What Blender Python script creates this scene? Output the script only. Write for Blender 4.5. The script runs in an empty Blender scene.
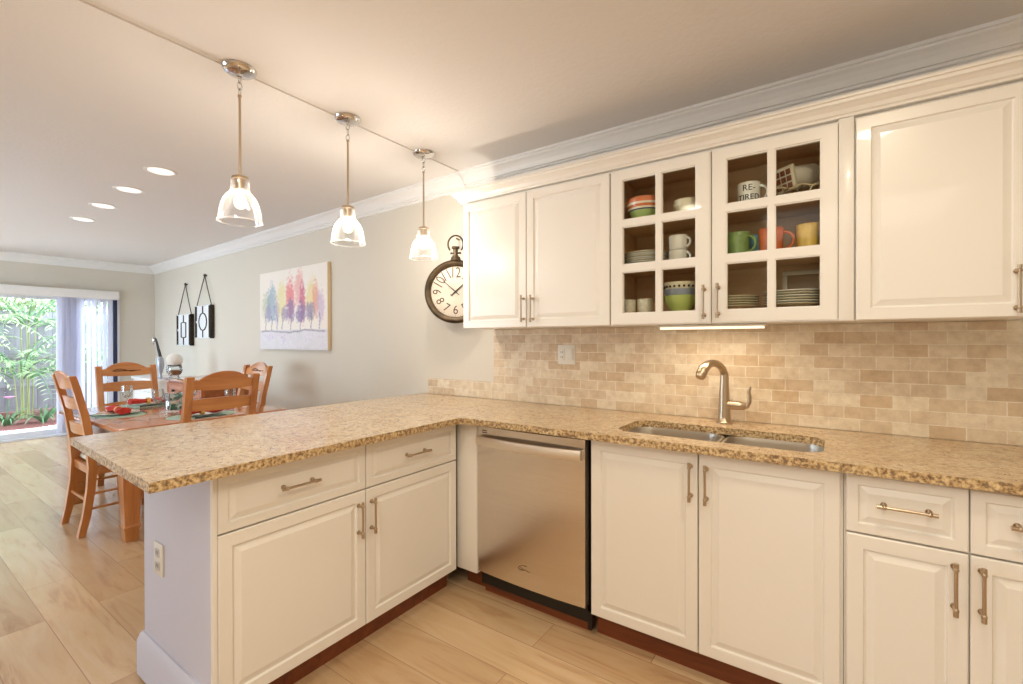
import bpy, bmesh, math, random
from mathutils import Vector, Matrix
from math import sin, cos, pi, radians
random.seed(7)
S = bpy.context.scene
COL = S.collection

# ------------------------------------------------------------------ camera
cam_d = bpy.data.cameras.new('camera')
cam = bpy.data.objects.new('camera', cam_d); COL.objects.link(cam)
cam_d.sensor_width = 36; cam_d.lens = 462.14 / 1023 * 36
cam_d.shift_x = 4.43 / 1023; cam_d.shift_y = 0.257 / 1023
cam_d.clip_start = 0.02
_yaw, _pit, _rol = 0.6112, -0.0042, -0.0016
fw = Vector((-sin(_yaw) * cos(_pit), cos(_yaw) * cos(_pit), sin(_pit)))
rt = fw.cross(Vector((0, 0, 1))).normalized(); up = rt.cross(fw)
rt, up = rt * cos(_rol) + up * sin(_rol), up * cos(_rol) - rt * sin(_rol)
M = Matrix((rt, up, -fw)).transposed().to_4x4()
M.translation = Vector((0.224, -2.459, 1.3027))
cam.matrix_world = M
S.camera = cam

# ------------------------------------------------------------------ world, exposure, room lamps, added fill
S.view_settings.view_transform = 'Standard'; S.view_settings.look = 'None'
S.view_settings.gamma = 1; S.view_settings.use_curve_mapping = False
S.view_settings.exposure = -0.54
W = bpy.data.worlds.new('overcast_sky'); S.world = W; W.use_nodes = True
bg = W.node_tree.nodes['Background']
bg.inputs[0].default_value = (0.72, 0.85, 1.0, 1); bg.inputs[1].default_value = 12.0

def area(name, loc, size, power, col, size_y=None, aim=(0, 0, -1), spread=180, parent=None):
    L = bpy.data.lights.new(name, 'AREA'); L.energy = power; L.color = col
    L.shape = 'RECTANGLE' if size_y else 'DISK'; L.size = size
    if size_y: L.size_y = size_y
    L.spread = radians(spread)
    o = bpy.data.objects.new(name, L); COL.objects.link(o); o.location = loc
    o.rotation_euler = Vector(aim).to_track_quat('-Z', 'Y').to_euler()
    if parent: o.parent = parent; o.location = Vector(loc) - parent.location
    return o
WARM = (1.0, 0.86, 0.64); SOFT = (1.0, 0.95, 0.83)
area('kitchen_downlight', (0.42, -1.40, 2.43), 0.16, 17, WARM)
area('kitchen_downlight', (-0.75, -2.30, 2.43), 0.16, 15, WARM)
area('added_ceiling_fill', (0.35, -3.5, 2.42), 1.3, 58, SOFT, 1.3)  # soft fill panel added out of view behind the camera, no known fixture

# ------------------------------------------------------------------ materials
def nodes(name):
    m = bpy.data.materials.new(name); m.use_nodes = True
    nt = m.node_tree; return m, nt, nt.nodes['Principled BSDF']
def rgb(r, g, b):
    f = lambda c: ((c / 255 + .055) / 1.055) ** 2.4 if c > 10 else c / 255 / 12.92
    return (f(r), f(g), f(b), 1)
def N(nt, kind, **kw):
    n = nt.nodes.new('ShaderNode' + kind)
    for k, v in kw.items():
        if hasattr(n, k): setattr(n, k, v)
        else: n.inputs[k.replace('_', ' ')].default_value = v
    return n
def ramp(nt, fac, stops):
    r = nt.nodes.new('ShaderNodeValToRGB'); e = r.color_ramp.elements
    while len(e) < len(stops): e.new(.5)
    for el, (p, c) in zip(e, stops): el.position = p; el.color = c
    nt.links.new(fac, r.inputs[0]); return r
def coords(nt, scale=(1, 1, 1), rot=(0, 0, 0), kind='Object'):
    t = nt.nodes.new('ShaderNodeTexCoord'); mp = nt.nodes.new('ShaderNodeMapping')
    mp.inputs['Scale'].default_value = scale; mp.inputs['Rotation'].default_value = rot
    nt.links.new(t.outputs[kind], mp.inputs[0]); return mp.outputs[0]
def bump(nt, p, height, strength, dist=.002):
    b = nt.nodes.new('ShaderNodeBump'); b.inputs['Strength'].default_value = strength; b.inputs['Distance'].default_value = dist
    nt.links.new(height, b.inputs['Height']); nt.links.new(b.outputs[0], p.inputs['Normal'])
def plain(name, col, rough=.5, metal=0, noise=None, coat=0, emit=None, bstr=0, bscale=200):
    m, nt, p = nodes(name)
    p.inputs['Base Color'].default_value = col; p.inputs['Roughness'].default_value = rough
    p.inputs['Metallic'].default_value = metal; p.inputs['Coat Weight'].default_value = coat
    if noise:
        t = N(nt, 'TexNoise', Scale=noise[0], Detail=4); nt.links.new(coords(nt), t.inputs[0])
        c2 = tuple(x * noise[1] for x in col[:3]) + (1,)
        r = ramp(nt, t.outputs[0], [(.35, c2), (.65, col)]); nt.links.new(r.outputs[0], p.inputs['Base Color'])
    if bstr:
        t = N(nt, 'TexNoise', Scale=bscale, Detail=3); nt.links.new(coords(nt), t.inputs[0]); bump(nt, p, t.outputs[0], bstr)
    if emit:
        p.inputs['Emission Color'].default_value = emit[0]; p.inputs['Emission Strength'].default_value = emit[1]
    return m
def wood(name, dark, light, axis=0, scale=9, rough=.35, coat=.2):
    m, nt, p = nodes(name)
    sc = [scale * 1.6] * 3; sc[axis] = scale * .12
    t = N(nt, 'TexNoise', Scale=1.4, Detail=6, Roughness=.62, Distortion=.5); nt.links.new(coords(nt, sc), t.inputs[0])
    r = ramp(nt, t.outputs[0], [(.28, dark), (.5, tuple((a + b) / 2 for a, b in zip(dark, light))), (.72, light)])
    nt.links.new(r.outputs[0], p.inputs['Base Color']); p.inputs['Roughness'].default_value = rough
    p.inputs['Coat Weight'].default_value = coat; p.inputs['Coat Roughness'].default_value = .15
    return m
def thin_glass(name, tint=(.97, .985, .98, 1), refl=.35, ribs=None, haze=0):
    m = bpy.data.materials.new(name); m.use_nodes = True; nt = m.node_tree; nt.nodes.clear()
    out = nt.nodes.new('ShaderNodeOutputMaterial'); mix = nt.nodes.new('ShaderNodeMixShader')
    tr = nt.nodes.new('ShaderNodeBsdfTransparent'); tr.inputs[0].default_value = tint
    gl = nt.nodes.new('ShaderNodeBsdfGlossy'); gl.inputs['Roughness'].default_value = .06
    gl.inputs[0].default_value = (1, 1, 1, 1)
    fr = nt.nodes.new('ShaderNodeLayerWeight'); fr.inputs[0].default_value = refl
    if ribs:
        t = N(nt, 'TexWave', Scale=ribs, Distortion=0.6); nt.links.new(coords(nt), t.inputs[0])
        b = nt.nodes.new('ShaderNodeBump'); b.inputs['Strength'].default_value = .5; b.inputs['Distance'].default_value = .004
        nt.links.new(t.outputs[0], b.inputs['Height']); nt.links.new(b.outputs[0], gl.inputs['Normal']); nt.links.new(b.outputs[0], fr.inputs['Normal'])
    nt.links.new(fr.outputs['Fresnel' if not ribs else 'Facing'], mix.inputs[0]); nt.links.new(tr.outputs[0], mix.inputs[1])
    last = gl
    if haze:
        df = nt.nodes.new('ShaderNodeBsdfTranslucent'); df.inputs[0].default_value = (1, 1, 1, 1)
        m2 = nt.nodes.new('ShaderNodeMixShader'); m2.inputs[0].default_value = haze
        nt.links.new(gl.outputs[0], m2.inputs[1]); nt.links.new(df.outputs[0], m2.inputs[2]); last = m2
    nt.links.new(last.outputs[0], mix.inputs[2]); nt.links.new(mix.outputs[0], out.inputs[0])
    return m

CAB = plain('white_cabinet_paint', rgb(238, 234, 228), .32, coat=.15)
WALLP = plain('greige_wall_paint', rgb(217, 210, 197), .75, bstr=.05, bscale=300)
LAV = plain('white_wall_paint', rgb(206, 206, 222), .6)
TRIMW = plain('white_trim_paint', rgb(238, 236, 234), .4)
CEIL = plain('textured_ceiling_paint', rgb(230, 226, 224), .8, bstr=.8, bscale=48)
TOE = wood('cherry_toe_kick', rgb(96, 44, 20), rgb(140, 72, 36), 0, 10, .4)
NICKEL = plain('brushed_nickel', rgb(190, 172, 150), .28, 1)
CHROME = plain('polished_chrome', rgb(215, 212, 210), .08, 1)
BLACK = plain('black_plastic', rgb(18, 17, 17), .4)
GLASS = thin_glass('window_glass', refl=.12)
SHADEGL = thin_glass('clear_pressed_glass', (.98, .98, .98, 1), .34, ribs=9, haze=.13)
WINEGL = thin_glass('clear_wine_glass', (.97, .985, .985, 1), .36, haze=.12)
INT = wood('maple_cabinet_interior', rgb(196, 152, 102), rgb(222, 182, 132), 0, 7, .45, 0)
ORANGE_WOOD = wood('honey_pine', rgb(176, 106, 52), rgb(212, 146, 80), 0, 9, .3, .3)
ORANGE_WOOD_Z = wood('honey_pine_upright', rgb(166, 98, 48), rgb(206, 140, 76), 2, 9, .3, .3)
TABLE_WOOD = wood('reddish_table_wood', rgb(170, 98, 56), rgb(206, 136, 86), 0, 6, .14, 1.0)
DARK_WOOD = wood('dark_table_edge', rgb(82, 46, 34), rgb(120, 70, 48), 0, 8, .25, .3)
CREAM_FAB = plain('cream_seat_fabric', rgb(220, 206, 184), .9, noise=(90, .85))
PORCE = plain('white_porcelain', rgb(236, 232, 222), .15, coat=.5)
CREAMP = plain('cream_porcelain', rgb(222, 210, 178), .2, coat=.4, noise=(40, .88))
ALMOND = plain('ivory_plastic', rgb(226, 222, 212), .3)
DARKB = plain('dark_bronze', rgb(66, 58, 50), .4, .7, noise=(30, .6))

def glow_glass(name, col, strength, clear):
    m = bpy.data.materials.new(name); m.use_nodes = True; nt = m.node_tree; nt.nodes.clear()
    out = nt.nodes.new('ShaderNodeOutputMaterial'); mix = nt.nodes.new('ShaderNodeMixShader'); mix.inputs[0].default_value = clear
    em = nt.nodes.new('ShaderNodeEmission'); em.inputs[0].default_value = col; em.inputs[1].default_value = strength
    tr = nt.nodes.new('ShaderNodeBsdfTransparent')
    nt.links.new(em.outputs[0], mix.inputs[1]); nt.links.new(tr.outputs[0], mix.inputs[2]); nt.links.new(mix.outputs[0], out.inputs[0]); return m
def steel(name, col, rough, aniso):
    m, nt, p = nodes(name)
    p.inputs['Metallic'].default_value = 1; p.inputs['Base Color'].default_value = col
    p.inputs['Roughness'].default_value = rough; p.inputs['Anisotropic'].default_value = aniso; p.inputs['Anisotropic Rotation'].default_value = 0
    t = nt.nodes.new('ShaderNodeTangent'); t.direction_type = 'RADIAL'; t.axis = 'Z'
    nt.links.new(t.outputs[0], p.inputs['Tangent'])
    n = N(nt, 'TexNoise', Scale=4, Detail=3); nt.links.new(coords(nt, (1, 1, 60)), n.inputs[0])
    r = ramp(nt, n.outputs[0], [(.3, tuple(c * .93 for c in col[:3]) + (1,)), (.7, col)]); nt.links.new(r.outputs[0], p.inputs['Base Color'])
    return m
STEEL = steel('brushed_stainless_steel', rgb(226, 218, 210), .24, .93)
SINKST = steel('satin_sink_steel', rgb(205, 200, 192), .3, .3)

def granite(edge=False):
    m, nt, p = nodes('chiselled_granite_edge' if edge else 'golden_granite'); c = coords(nt)
    big = N(nt, 'TexNoise', Scale=5, Detail=5, Roughness=.6, Distortion=1.2); nt.links.new(c, big.inputs[0])
    base = ramp(nt, big.outputs[0], [(.25, rgb(188, 158, 132)), (.45, rgb(206, 182, 150)), (.6, rgb(216, 196, 166)), (.75, rgb(196, 166, 142))])
    mid = N(nt, 'TexNoise', Scale=62, Detail=4, Roughness=.7); nt.links.new(c, mid.inputs[0])
    midr = ramp(nt, mid.outputs[0], [(.38, rgb(150, 114, 70)), (.50, rgb(202, 172, 128)), (.62, rgb(224, 206, 174))])
    m1 = N(nt, 'MixRGB', blend_type='MIX'); m1.inputs[0].default_value = .42
    nt.links.new(base.outputs[0], m1.inputs[1]); nt.links.new(midr.outputs[0], m1.inputs[2])
    v = N(nt, 'TexVoronoi', Scale=190); nt.links.new(c, v.inputs['Vector'])
    fl = N(nt, 'TexNoise', Scale=34, Detail=3); nt.links.new(c, fl.inputs[0])
    flr = ramp(nt, fl.outputs[0], [(.53, (0, 0, 0, 1)), (.62, (1, 1, 1, 1))])
    vr = ramp(nt, v.outputs['Distance'], [(.34, (1, 1, 1, 1)), (.52, (0, 0, 0, 1))])
    mul = N(nt, 'MixRGB', blend_type='MULTIPLY'); mul.inputs[0].default_value = 1
    nt.links.new(flr.outputs[0], mul.inputs[1]); nt.links.new(vr.outputs[0], mul.inputs[2])
    m2 = N(nt, 'MixRGB', blend_type='MIX'); nt.links.new(mul.outputs[0], m2.inputs[0])
    nt.links.new(m1.outputs[0], m2.inputs[1]); m2.inputs[2].default_value = rgb(112, 78, 48)
    vein = N(nt, 'TexNoise', Scale=2.2, Detail=8, Roughness=.7, Distortion=2.2); nt.links.new(c, vein.inputs[0])
    vrp = ramp(nt, vein.outputs[0], [(.488, (0, 0, 0, 1)), (.5, (.7, .7, .7, 1)), (.512, (0, 0, 0, 1))])
    m3 = N(nt, 'MixRGB', blend_type='MULTIPLY'); m3.inputs[2].default_value = rgb(176, 150, 128)
    nt.links.new(vrp.outputs[0], m3.inputs[0]); nt.links.new(m2.outputs[0], m3.inputs[1])
    nt.links.new(m3.outputs[0], p.inputs['Base Color'])
    p.inputs['Roughness'].default_value = .2; p.inputs['Coat Weight'].default_value = .25; p.inputs['Coat Roughness'].default_value = .12
    if edge:
        p.inputs['Roughness'].default_value = .4; p.inputs['Coat Weight'].default_value = 0
        w = N(nt, 'TexNoise', Scale=85, Detail=3, Roughness=.6); nt.links.new(c, w.inputs[0])
        wr = ramp(nt, w.outputs[0], [(.40, rgb(92, 62, 36)), (.50, rgb(182, 148, 98)), (.62, rgb(226, 202, 156))])
        m4 = N(nt, 'MixRGB', blend_type='MIX'); m4.inputs[0].default_value = .75
        nt.links.new(m3.outputs[0], m4.inputs[1]); nt.links.new(wr.outputs[0], m4.inputs[2]); nt.links.new(m4.outputs[0], p.inputs['Base Color'])
        bump(nt, p, w.outputs[0], .8, .006)
    return m
GRANITE = granite(); EDGE = granite(True)

def tile():
    m, nt, p = nodes('tumbled_travertine_tile')
    t = nt.nodes.new('ShaderNodeTexCoord'); s = nt.nodes.new('ShaderNodeSeparateXYZ'); cb = nt.nodes.new('ShaderNodeCombineXYZ')
    nt.links.new(t.outputs['Object'], s.inputs[0]); nt.links.new(s.outputs['X'], cb.inputs['X'])
    ad = N(nt, 'Math', operation='ADD'); ad.inputs[1].default_value = -.0125
    nt.links.new(s.outputs['Z'], ad.inputs[0]); nt.links.new(ad.outputs[0], cb.inputs['Y'])
    b = nt.nodes.new('ShaderNodeTexBrick'); b.offset = .5
    nt.links.new(cb.outputs[0], b.inputs[0])
    for k, v in dict(Scale=1, Bias=0).items(): b.inputs[k].default_value = v
    b.inputs['Mortar Size'].default_value = .0022; b.inputs['Mortar Smooth'].default_value = .25
    b.inputs['Brick Width'].default_value = .108; b.inputs['Row Height'].default_value = .053
    b.inputs['Color1'].default_value = rgb(208, 183, 150); b.inputs['Color2'].default_value = rgb(234, 221, 197)
    b.inputs['Mortar'].default_value = rgb(238, 226, 206)
    n = N(nt, 'TexNoise', Scale=26, Detail=5, Roughness=.65); nt.links.new(coords(nt), n.inputs[0])
    r = ramp(nt, n.outputs[0], [(.3, rgb(206, 190, 172)), (.6, (1, 1, 1, 1))])
    mx = N(nt, 'MixRGB', blend_type='MULTIPLY'); mx.inputs[0].default_value = .5
    nt.links.new(b.outputs[0], mx.inputs[1]); nt.links.new(r.outputs[0], mx.inputs[2]); nt.links.new(mx.outputs[0], p.inputs['Base Color'])
    inv = N(nt, 'Math', operation='SUBTRACT'); inv.inputs[0].default_value = 1; nt.links.new(b.outputs['Fac'], inv.inputs[1])
    bump(nt, p, inv.outputs[0], .5, .003); p.inputs['Roughness'].default_value = .5
    return m
TILE = tile()

def floor_mat():
    m, nt, p = nodes('wood_look_plank_floor')
    mp = coords(nt); mp.node.inputs['Location'].default_value = (.37, 1.175, 0)
    b = nt.nodes.new('ShaderNodeTexBrick'); b.offset = .37; b.offset_frequency = 2
    nt.links.new(mp, b.inputs[0]); b.inputs['Scale'].default_value = 1
    b.inputs['Mortar Size'].default_value = .0016; b.inputs['Mortar Smooth'].default_value = .1; b.inputs['Bias'].default_value = -.1
    b.inputs['Brick Width'].default_value = 1.2; b.inputs['Row Height'].default_value = .19
    b.inputs['Color1'].default_value = rgb(220, 194, 158); b.inputs['Color2'].default_value = rgb(194, 162, 126)
    b.inputs['Mortar'].default_value = rgb(172, 140, 108)
    cb = N(nt, 'MixRGB', blend_type='ADD'); cb.inputs[0].default_value = 1
    sc = N(nt, 'VectorMath', operation='SCALE'); sc.inputs['Scale'].default_value = 6
    nt.links.new(b.outputs[0], sc.inputs[0]); nt.links.new(mp, cb.inputs[1]); nt.links.new(sc.outputs[0], cb.inputs[2])
    m2 = nt.nodes.new('ShaderNodeMapping'); m2.inputs['Scale'].default_value = (1.2, 9, 9); nt.links.new(cb.outputs[0], m2.inputs[0])
    n = N(nt, 'TexNoise', Scale=1.3, Detail=7, Roughness=.62, Distortion=1.1); nt.links.new(m2.outputs[0], n.inputs[0])
    r = ramp(nt, n.outputs[0], [(.30, rgb(190, 148, 114)), (.46, rgb(242, 228, 212)), (.7, (1, 1, 1, 1))])
    mx = N(nt, 'MixRGB', blend_type='MULTIPLY'); mx.inputs[0].default_value = .6
    nt.links.new(b.outputs[0], mx.inputs[1]); nt.links.new(r.outputs[0], mx.inputs[2]); nt.links.new(mx.outputs[0], p.inputs['Base Color'])
    p.inputs['Roughness'].default_value = .26; p.inputs['Specular IOR Level'].default_value = .8
    inv = N(nt, 'Math', operation='SUBTRACT'); inv.inputs[0].default_value = 1; nt.links.new(b.outputs['Fac'], inv.inputs[1])
    bump(nt, p, inv.outputs[0], .35, .002)
    return m
FLOOR = floor_mat()

# ------------------------------------------------------------------ mesh builder
class MB:
    def __init__(s): s.bm = bmesh.new()
    def face(s, vs, mi=0):
        try: f = s.bm.faces.new(vs); f.material_index = mi; return f
        except ValueError: return None
    def box(s, x0, x1, y0, y1, z0, z1, b=0, mi=0, mat=None, seg=2):
        g = bmesh.ops.create_cube(s.bm, size=1)['verts']
        for v in g:
            v.co = Vector((x0 + (v.co.x + .5) * (x1 - x0), y0 + (v.co.y + .5) * (y1 - y0), z0 + (v.co.z + .5) * (z1 - z0)))
        fs = {f for v in g for f in v.link_faces}
        for f in fs: f.material_index = mi
        if b:
            es = list({e for f in fs for e in f.edges})
            r = bmesh.ops.bevel(s.bm, geom=es, offset=b, segments=seg, affect='EDGES', profile=.5)
            for f in r['faces']: f.material_index = mi
            g = list({v for f in r['faces'] for v in f.verts} | {v for v in g if v.is_valid})
            seen = set(g); st = list(g)
            while st:
                v = st.pop()
                for e in v.link_edges:
                    o = e.other_vert(v)
                    if o not in seen: seen.add(o); st.append(o)
            g = list(seen)
        if mat is not None:
            for v in g: v.co = mat @ v.co
        return s
    def loft(s, rings, mi=0, cap0=True, cap1=True, closed=True):
        R = [[s.bm.verts.new(p) for p in r] for r in rings]
        n = len(R[0])
        for a, b in zip(R, R[1:]):
            for i in range(n if closed else n - 1):
                j = (i + 1) % n; s.face([a[i], a[j], b[j], b[i]], mi)
        if cap0: s.face(list(reversed(R[0])), mi)
        if cap1: s.face(R[-1], mi)
        return s
    def lathe(s, prof, c=(0, 0, 0), seg=28, mi=0, mat=None, cap0=False, cap1=False):
        rings = []
        for r, z in prof:
            ring = [Vector((r * cos(2 * pi * k / seg), r * sin(2 * pi * k / seg), z)) for k in range(seg)]
            rings.append([(mat @ p if mat is not None else p) + Vector(c) for p in ring])
        return s.loft(rings, mi, cap0, cap1)
    def tube(s, pts, rad, seg=10, mi=0, closed=False):
        pts = [Vector(p) for p in pts]; n = len(pts)
        if not hasattr(rad, '__len__'): rad = [rad] * n
        rings = []; prev = None
        for i, p in enumerate(pts):
            if closed: d = pts[(i + 1) % n] - pts[i - 1]
            else: d = pts[min(i + 1, n - 1)] - pts[max(i - 1, 0)]
            d.normalize()
            if prev is None:
                a = d.cross(Vector((0, 0, 1)))
                if a.length < 1e-3: a = d.cross(Vector((1, 0, 0)))
                a.normalize()
            else:
                a = prev - d * prev.dot(d); a.normalize()
            prev = a; b = d.cross(a)
            rings.append([p + (a * cos(2 * pi * k / seg) + b * sin(2 * pi * k / seg)) * rad[i] for k in range(seg)])
        if closed: rings.append(rings[0]); return s.loft(rings, mi, False, False)
        return s.loft(rings, mi)
    def prism(s, poly, f0, f1, mi=0):
        """poly: 2-D points, f0/f1 map (u,v) to 3-D on both sides"""
        return s.loft([[Vector(f0(*p)) for p in poly], [Vector(f1(*p)) for p in poly]], mi)
    def panel(s, o, U, V, Wd, w, h, rings, mi=0):
        o, U, V, Wd = map(Vector, (o, U, V, Wd)); R = []
        for ins, z in rings:
            R.append([o + U * u + V * v + Wd * z for u, v in ((ins, ins), (w - ins, ins), (w - ins, h - ins), (ins, h - ins))])
        return s.loft(R, mi)
    def sphere(s, c, r, seg=16, mi=0, sq=(1, 1, 1)):
        g = bmesh.ops.create_uvsphere(s.bm, u_segments=seg, v_segments=max(6, seg // 2), radius=r)['verts']
        for v in g: v.co = Vector((v.co.x * sq[0], v.co.y * sq[1], v.co.z * sq[2])) + Vector(c)
        for f in {f for v in g for f in v.link_faces}: f.material_index = mi
        return s
    def text(s, txt, size, mat, ext=.0006, mi=0):
        cu = bpy.data.curves.new('t', 'FONT'); cu.body = txt; cu.size = size; cu.extrude = ext
        cu.align_x = 'CENTER'; cu.align_y = 'CENTER'
        o = bpy.data.objects.new('t', cu); COL.objects.link(o)
        dg = bpy.context.evaluated_depsgraph_get(); me = bpy.data.meshes.new_from_object(o.evaluated_get(dg))
        n0 = len(s.bm.verts); nf = len(s.bm.faces); s.bm.from_mesh(me)
        s.bm.verts.ensure_lookup_table(); s.bm.faces.ensure_lookup_table()
        for v in list(s.bm.verts)[n0:]: v.co = mat(v.co) if callable(mat) else mat @ v.co
        for f in list(s.bm.faces)[nf:]: f.material_index = mi
        bpy.data.objects.remove(o); bpy.data.curves.remove(cu); bpy.data.meshes.remove(me)
        return s
    def build(s, name, mats, root=None, smooth=True, angle=38, normals=True):
        off = Vector((0, 0, 0)); r = root
        if root is not None:
            while r.parent: r = r.parent
            off = Vector(r.location)
        if normals: bmesh.ops.recalc_face_normals(s.bm, faces=s.bm.faces[:])
        for v in s.bm.verts: v.co -= off
        me = bpy.data.meshes.new(name); s.bm.to_mesh(me); s.bm.free()
        for m in (mats if isinstance(mats, (list, tuple)) else [mats]): me.materials.append(m)
        if smooth: me.shade_smooth(); me.set_sharp_from_angle(angle=radians(angle))
        o = bpy.data.objects.new(name, me); COL.objects.link(o)
        if root is not None: o.parent = root
        return o
def tag(o, label=None, cat=None, group=None, kind=None):
    if label: o['label'] = label
    if cat: o['category'] = cat
    if group: o['group'] = group
    if kind: o['kind'] = kind
    return o
def thing(name, label, cat, loc=(0, 0, 0), group=None):
    o = bpy.data.objects.new(name, None); COL.objects.link(o); o.location = loc
    o.empty_display_size = .1
    return tag(o, label, cat, group)
def single(name, mb, mats, label, cat, loc, group=None, **kw):
    """one-mesh thing whose origin sits at loc; mesh given in world coordinates"""
    for v in mb.bm.verts: v.co -= Vector(loc)
    o = mb.build(name, mats, **kw); o.location = loc
    return tag(o, label, cat, group)
def struct(name, mb, mats, **kw):
    o = mb.build(name, mats, **kw); o['kind'] = 'structure'; return o
def dup(root, loc, rotz=0, label=None, rot=None):
    def cp(o, par):
        c = o.copy(); COL.objects.link(c)
        if par: c.parent = par
        for ch in o.children: cp(ch, c)
        return c
    r = cp(root, None); r.location = loc; r.rotation_euler = rot or (0, 0, rotz)
    if label: r['label'] = label
    return r

# ------------------------------------------------------------------ setting
XF, XR, YF, CZ = -8.37, 1.75, -4.7, 2.44       # far wall, right wall, front wall, ceiling
XS = -1.835                                     # ceiling seam over the pendants
# the dining end is turned a few degrees off square to imitate lens distortion
PIV = Vector((-2.22, 0, 0)); SLANT = radians(-2.58)
TURN = Matrix.Translation(PIV) @ Matrix.Rotation(SLANT, 4, 'Z') @ Matrix.Translation(-PIV)
def turn(o):
    o.matrix_world = TURN @ Matrix.Translation(o.location) @ o.rotation_euler.to_matrix().to_4x4(); return o
def dp(x, y, z=0): return TURN @ Vector((x, y, z))
struct('floor', MB().box(XF - .35, XR + .1, YF - .1, .5, -.1, 0), FLOOR, smooth=False)
struct('ceiling', MB().box(XF - .35, XS, YF - .1, .5, CZ, CZ + .1).box(XS, XR + .1, YF - .1, .5, CZ + .008, CZ + .1), CEIL, smooth=False)
q0, q1 = dp(XF - .12, 0), dp(XF - .12, .12)
struct('wall_back', MB().prism([(XR + .1, 0), (PIV.x, 0), (q0.x, q0.y), (q1.x, q1.y), (PIV.x, .12), (XR + .1, .12)], lambda u, v: (u, v, 0), lambda u, v: (u, v, CZ)), WALLP, smooth=False)
DY0, DY1, DZ = -3.4, -.452, 1.98
turn(struct('wall_left', MB().box(XF - .12, XF, YF - .3, DY0, 0, CZ).box(XF - .12, XF, DY0, DY1, DZ, CZ).box(XF - .12, XF, DY1, 0, 0, CZ), WALLP, smooth=False))
# dining wall behind the camera with an unseen window added to let sky fill in
w = (-7.4, -4.2, .15, 2.1); m_ = (w[0] + w[1]) / 2
struct('wall_front', MB().box(XF - .35, w[0], YF - .12, YF, 0, CZ).box(w[1], XR + .1, YF - .12, YF, 0, CZ).box(w[0], w[1], YF - .12, YF, 0, w[2]).box(w[0], w[1], YF - .12, YF, w[3], CZ), WALLP, smooth=False)
o = bpy.data.objects.new('added_fill_window', None); COL.objects.link(o); o.location = (m_, YF, w[2]); o['kind'] = 'structure'
mb = MB()
for a in ((w[0], w[0] + .05, w[2], w[3]), (w[1] - .05, w[1], w[2], w[3]), (m_ - .03, m_ + .03, w[2] + .05, w[3] - .05), (w[0] + .05, w[1] - .05, w[2], w[2] + .05), (w[0] + .05, w[1] - .05, w[3] - .05, w[3])): mb.box(a[0], a[1], YF - .09, YF - .03, a[2], a[3])
mb.build('fill_window_frame', TRIMW, o, smooth=False)
MB().box(w[0] + .051, m_ - .031, YF - .063, YF - .057, w[2] + .051, w[3] - .051).box(m_ + .031, w[1] - .051, YF - .063, YF - .057, w[2] + .051, w[3] - .051).build('pane', GLASS, o, smooth=False)
struct('wall_right', MB().box(XR, XR + .12, YF, 0, 0, CZ), WALLP, smooth=False)
# crown moulding profile (distance from wall, height below ceiling)
CROWN = [(0, -.006), (.090, -.006), (.090, .014), (.080, .016), (.078, .024), (.062, .034), (.046, .052), (.036, .070), (.034, .076), (.024, .077), (.024, .088), (.012, .090), (.012, .106), (0, .108)]
fl = lambda x: .008 if x > XS else 0
k1 = dp(XF + .001, 0)
mb = MB(); mb.loft([[Vector((k1.x + (d if False else 0), k1.y, CZ - h)) + (TURN.to_3x3() @ Vector((0, -d, 0))) for d, h in CROWN], [Vector((PIV.x, -d, CZ - h)) for d, h in CROWN], [Vector((XS, -d, CZ - h)) for d, h in CROWN], [Vector((XS + .001, -d, CZ + .008 - h)) for d, h in CROWN], [Vector((XR, -d, CZ + .008 - h)) for d, h in CROWN]]); struct('trim_1', mb, TRIMW, angle=12)
mb = MB(); mb.loft([[Vector((XF + d, y, CZ - h)) for d, h in CROWN] for y in (YF, -.001)]); turn(struct('trim_2', mb, TRIMW, angle=12))
def baseboard(name, p0, p1, nrm, h=.13, t=.016):
    p0, p1, n = Vector(p0), Vector(p1), Vector(nrm); prof = [(0, 0), (t, 0), (t, h - .025), (t * .55, h - .006), (t * .3, h), (0, h)]
    mb = MB(); mb.loft([[p + n * d + Vector((0, 0, z)) for d, z in prof] for p in (p0, p1)]); return struct(name, mb, TRIMW)
turn(baseboard('baseboard_back', (XF + .02, -.001, 0), (-2.26, -.001, 0), (0, -1, 0)))
turn(baseboard('baseboard_left', (XF, DY1 + .06, 0), (XF, -.02, 0), (1, 0, 0)))
# tiled splash: tall under the wall cabinets, low behind the peninsula end
mb = MB().box(-1.60, XR, -.009, 0, .914, 1.372, .002).box(-2.205, -1.6005, -.009, 0, .914, 1.026, .003)
struct('wall_backsplash', mb, TILE, smooth=False)
# knee wall closing the peninsula on the dining side and at its end
PX0, PX1, PY = -1.962, -1.392, -1.80
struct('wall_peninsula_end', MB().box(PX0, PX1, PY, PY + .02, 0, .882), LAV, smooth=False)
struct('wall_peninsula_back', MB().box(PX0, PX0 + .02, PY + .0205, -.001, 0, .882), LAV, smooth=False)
mb = MB(); H = .176; T = .02
prof = [(0, .012), (T, .012), (T, H - .035), (T * .6, H - .01), (T * .35, H), (0, H)]
mb.loft([[Vector((PX0 - d, y, z)) for d, z in prof] if y == -.02 else [Vector((PX0 - d, PY - d, z)) for d, z in prof] for y in (-.02, 1)] +
        [[Vector((PX1, PY - d, z)) for d, z in prof]])
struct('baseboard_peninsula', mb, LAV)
struct('trim_3', MB().box(PX0 - .010, PX1, PY - .010, PY - .001, 0, .0115).box(PX0 - .010, PX0, PY, -.02, 0, .0115), BLACK)

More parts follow.
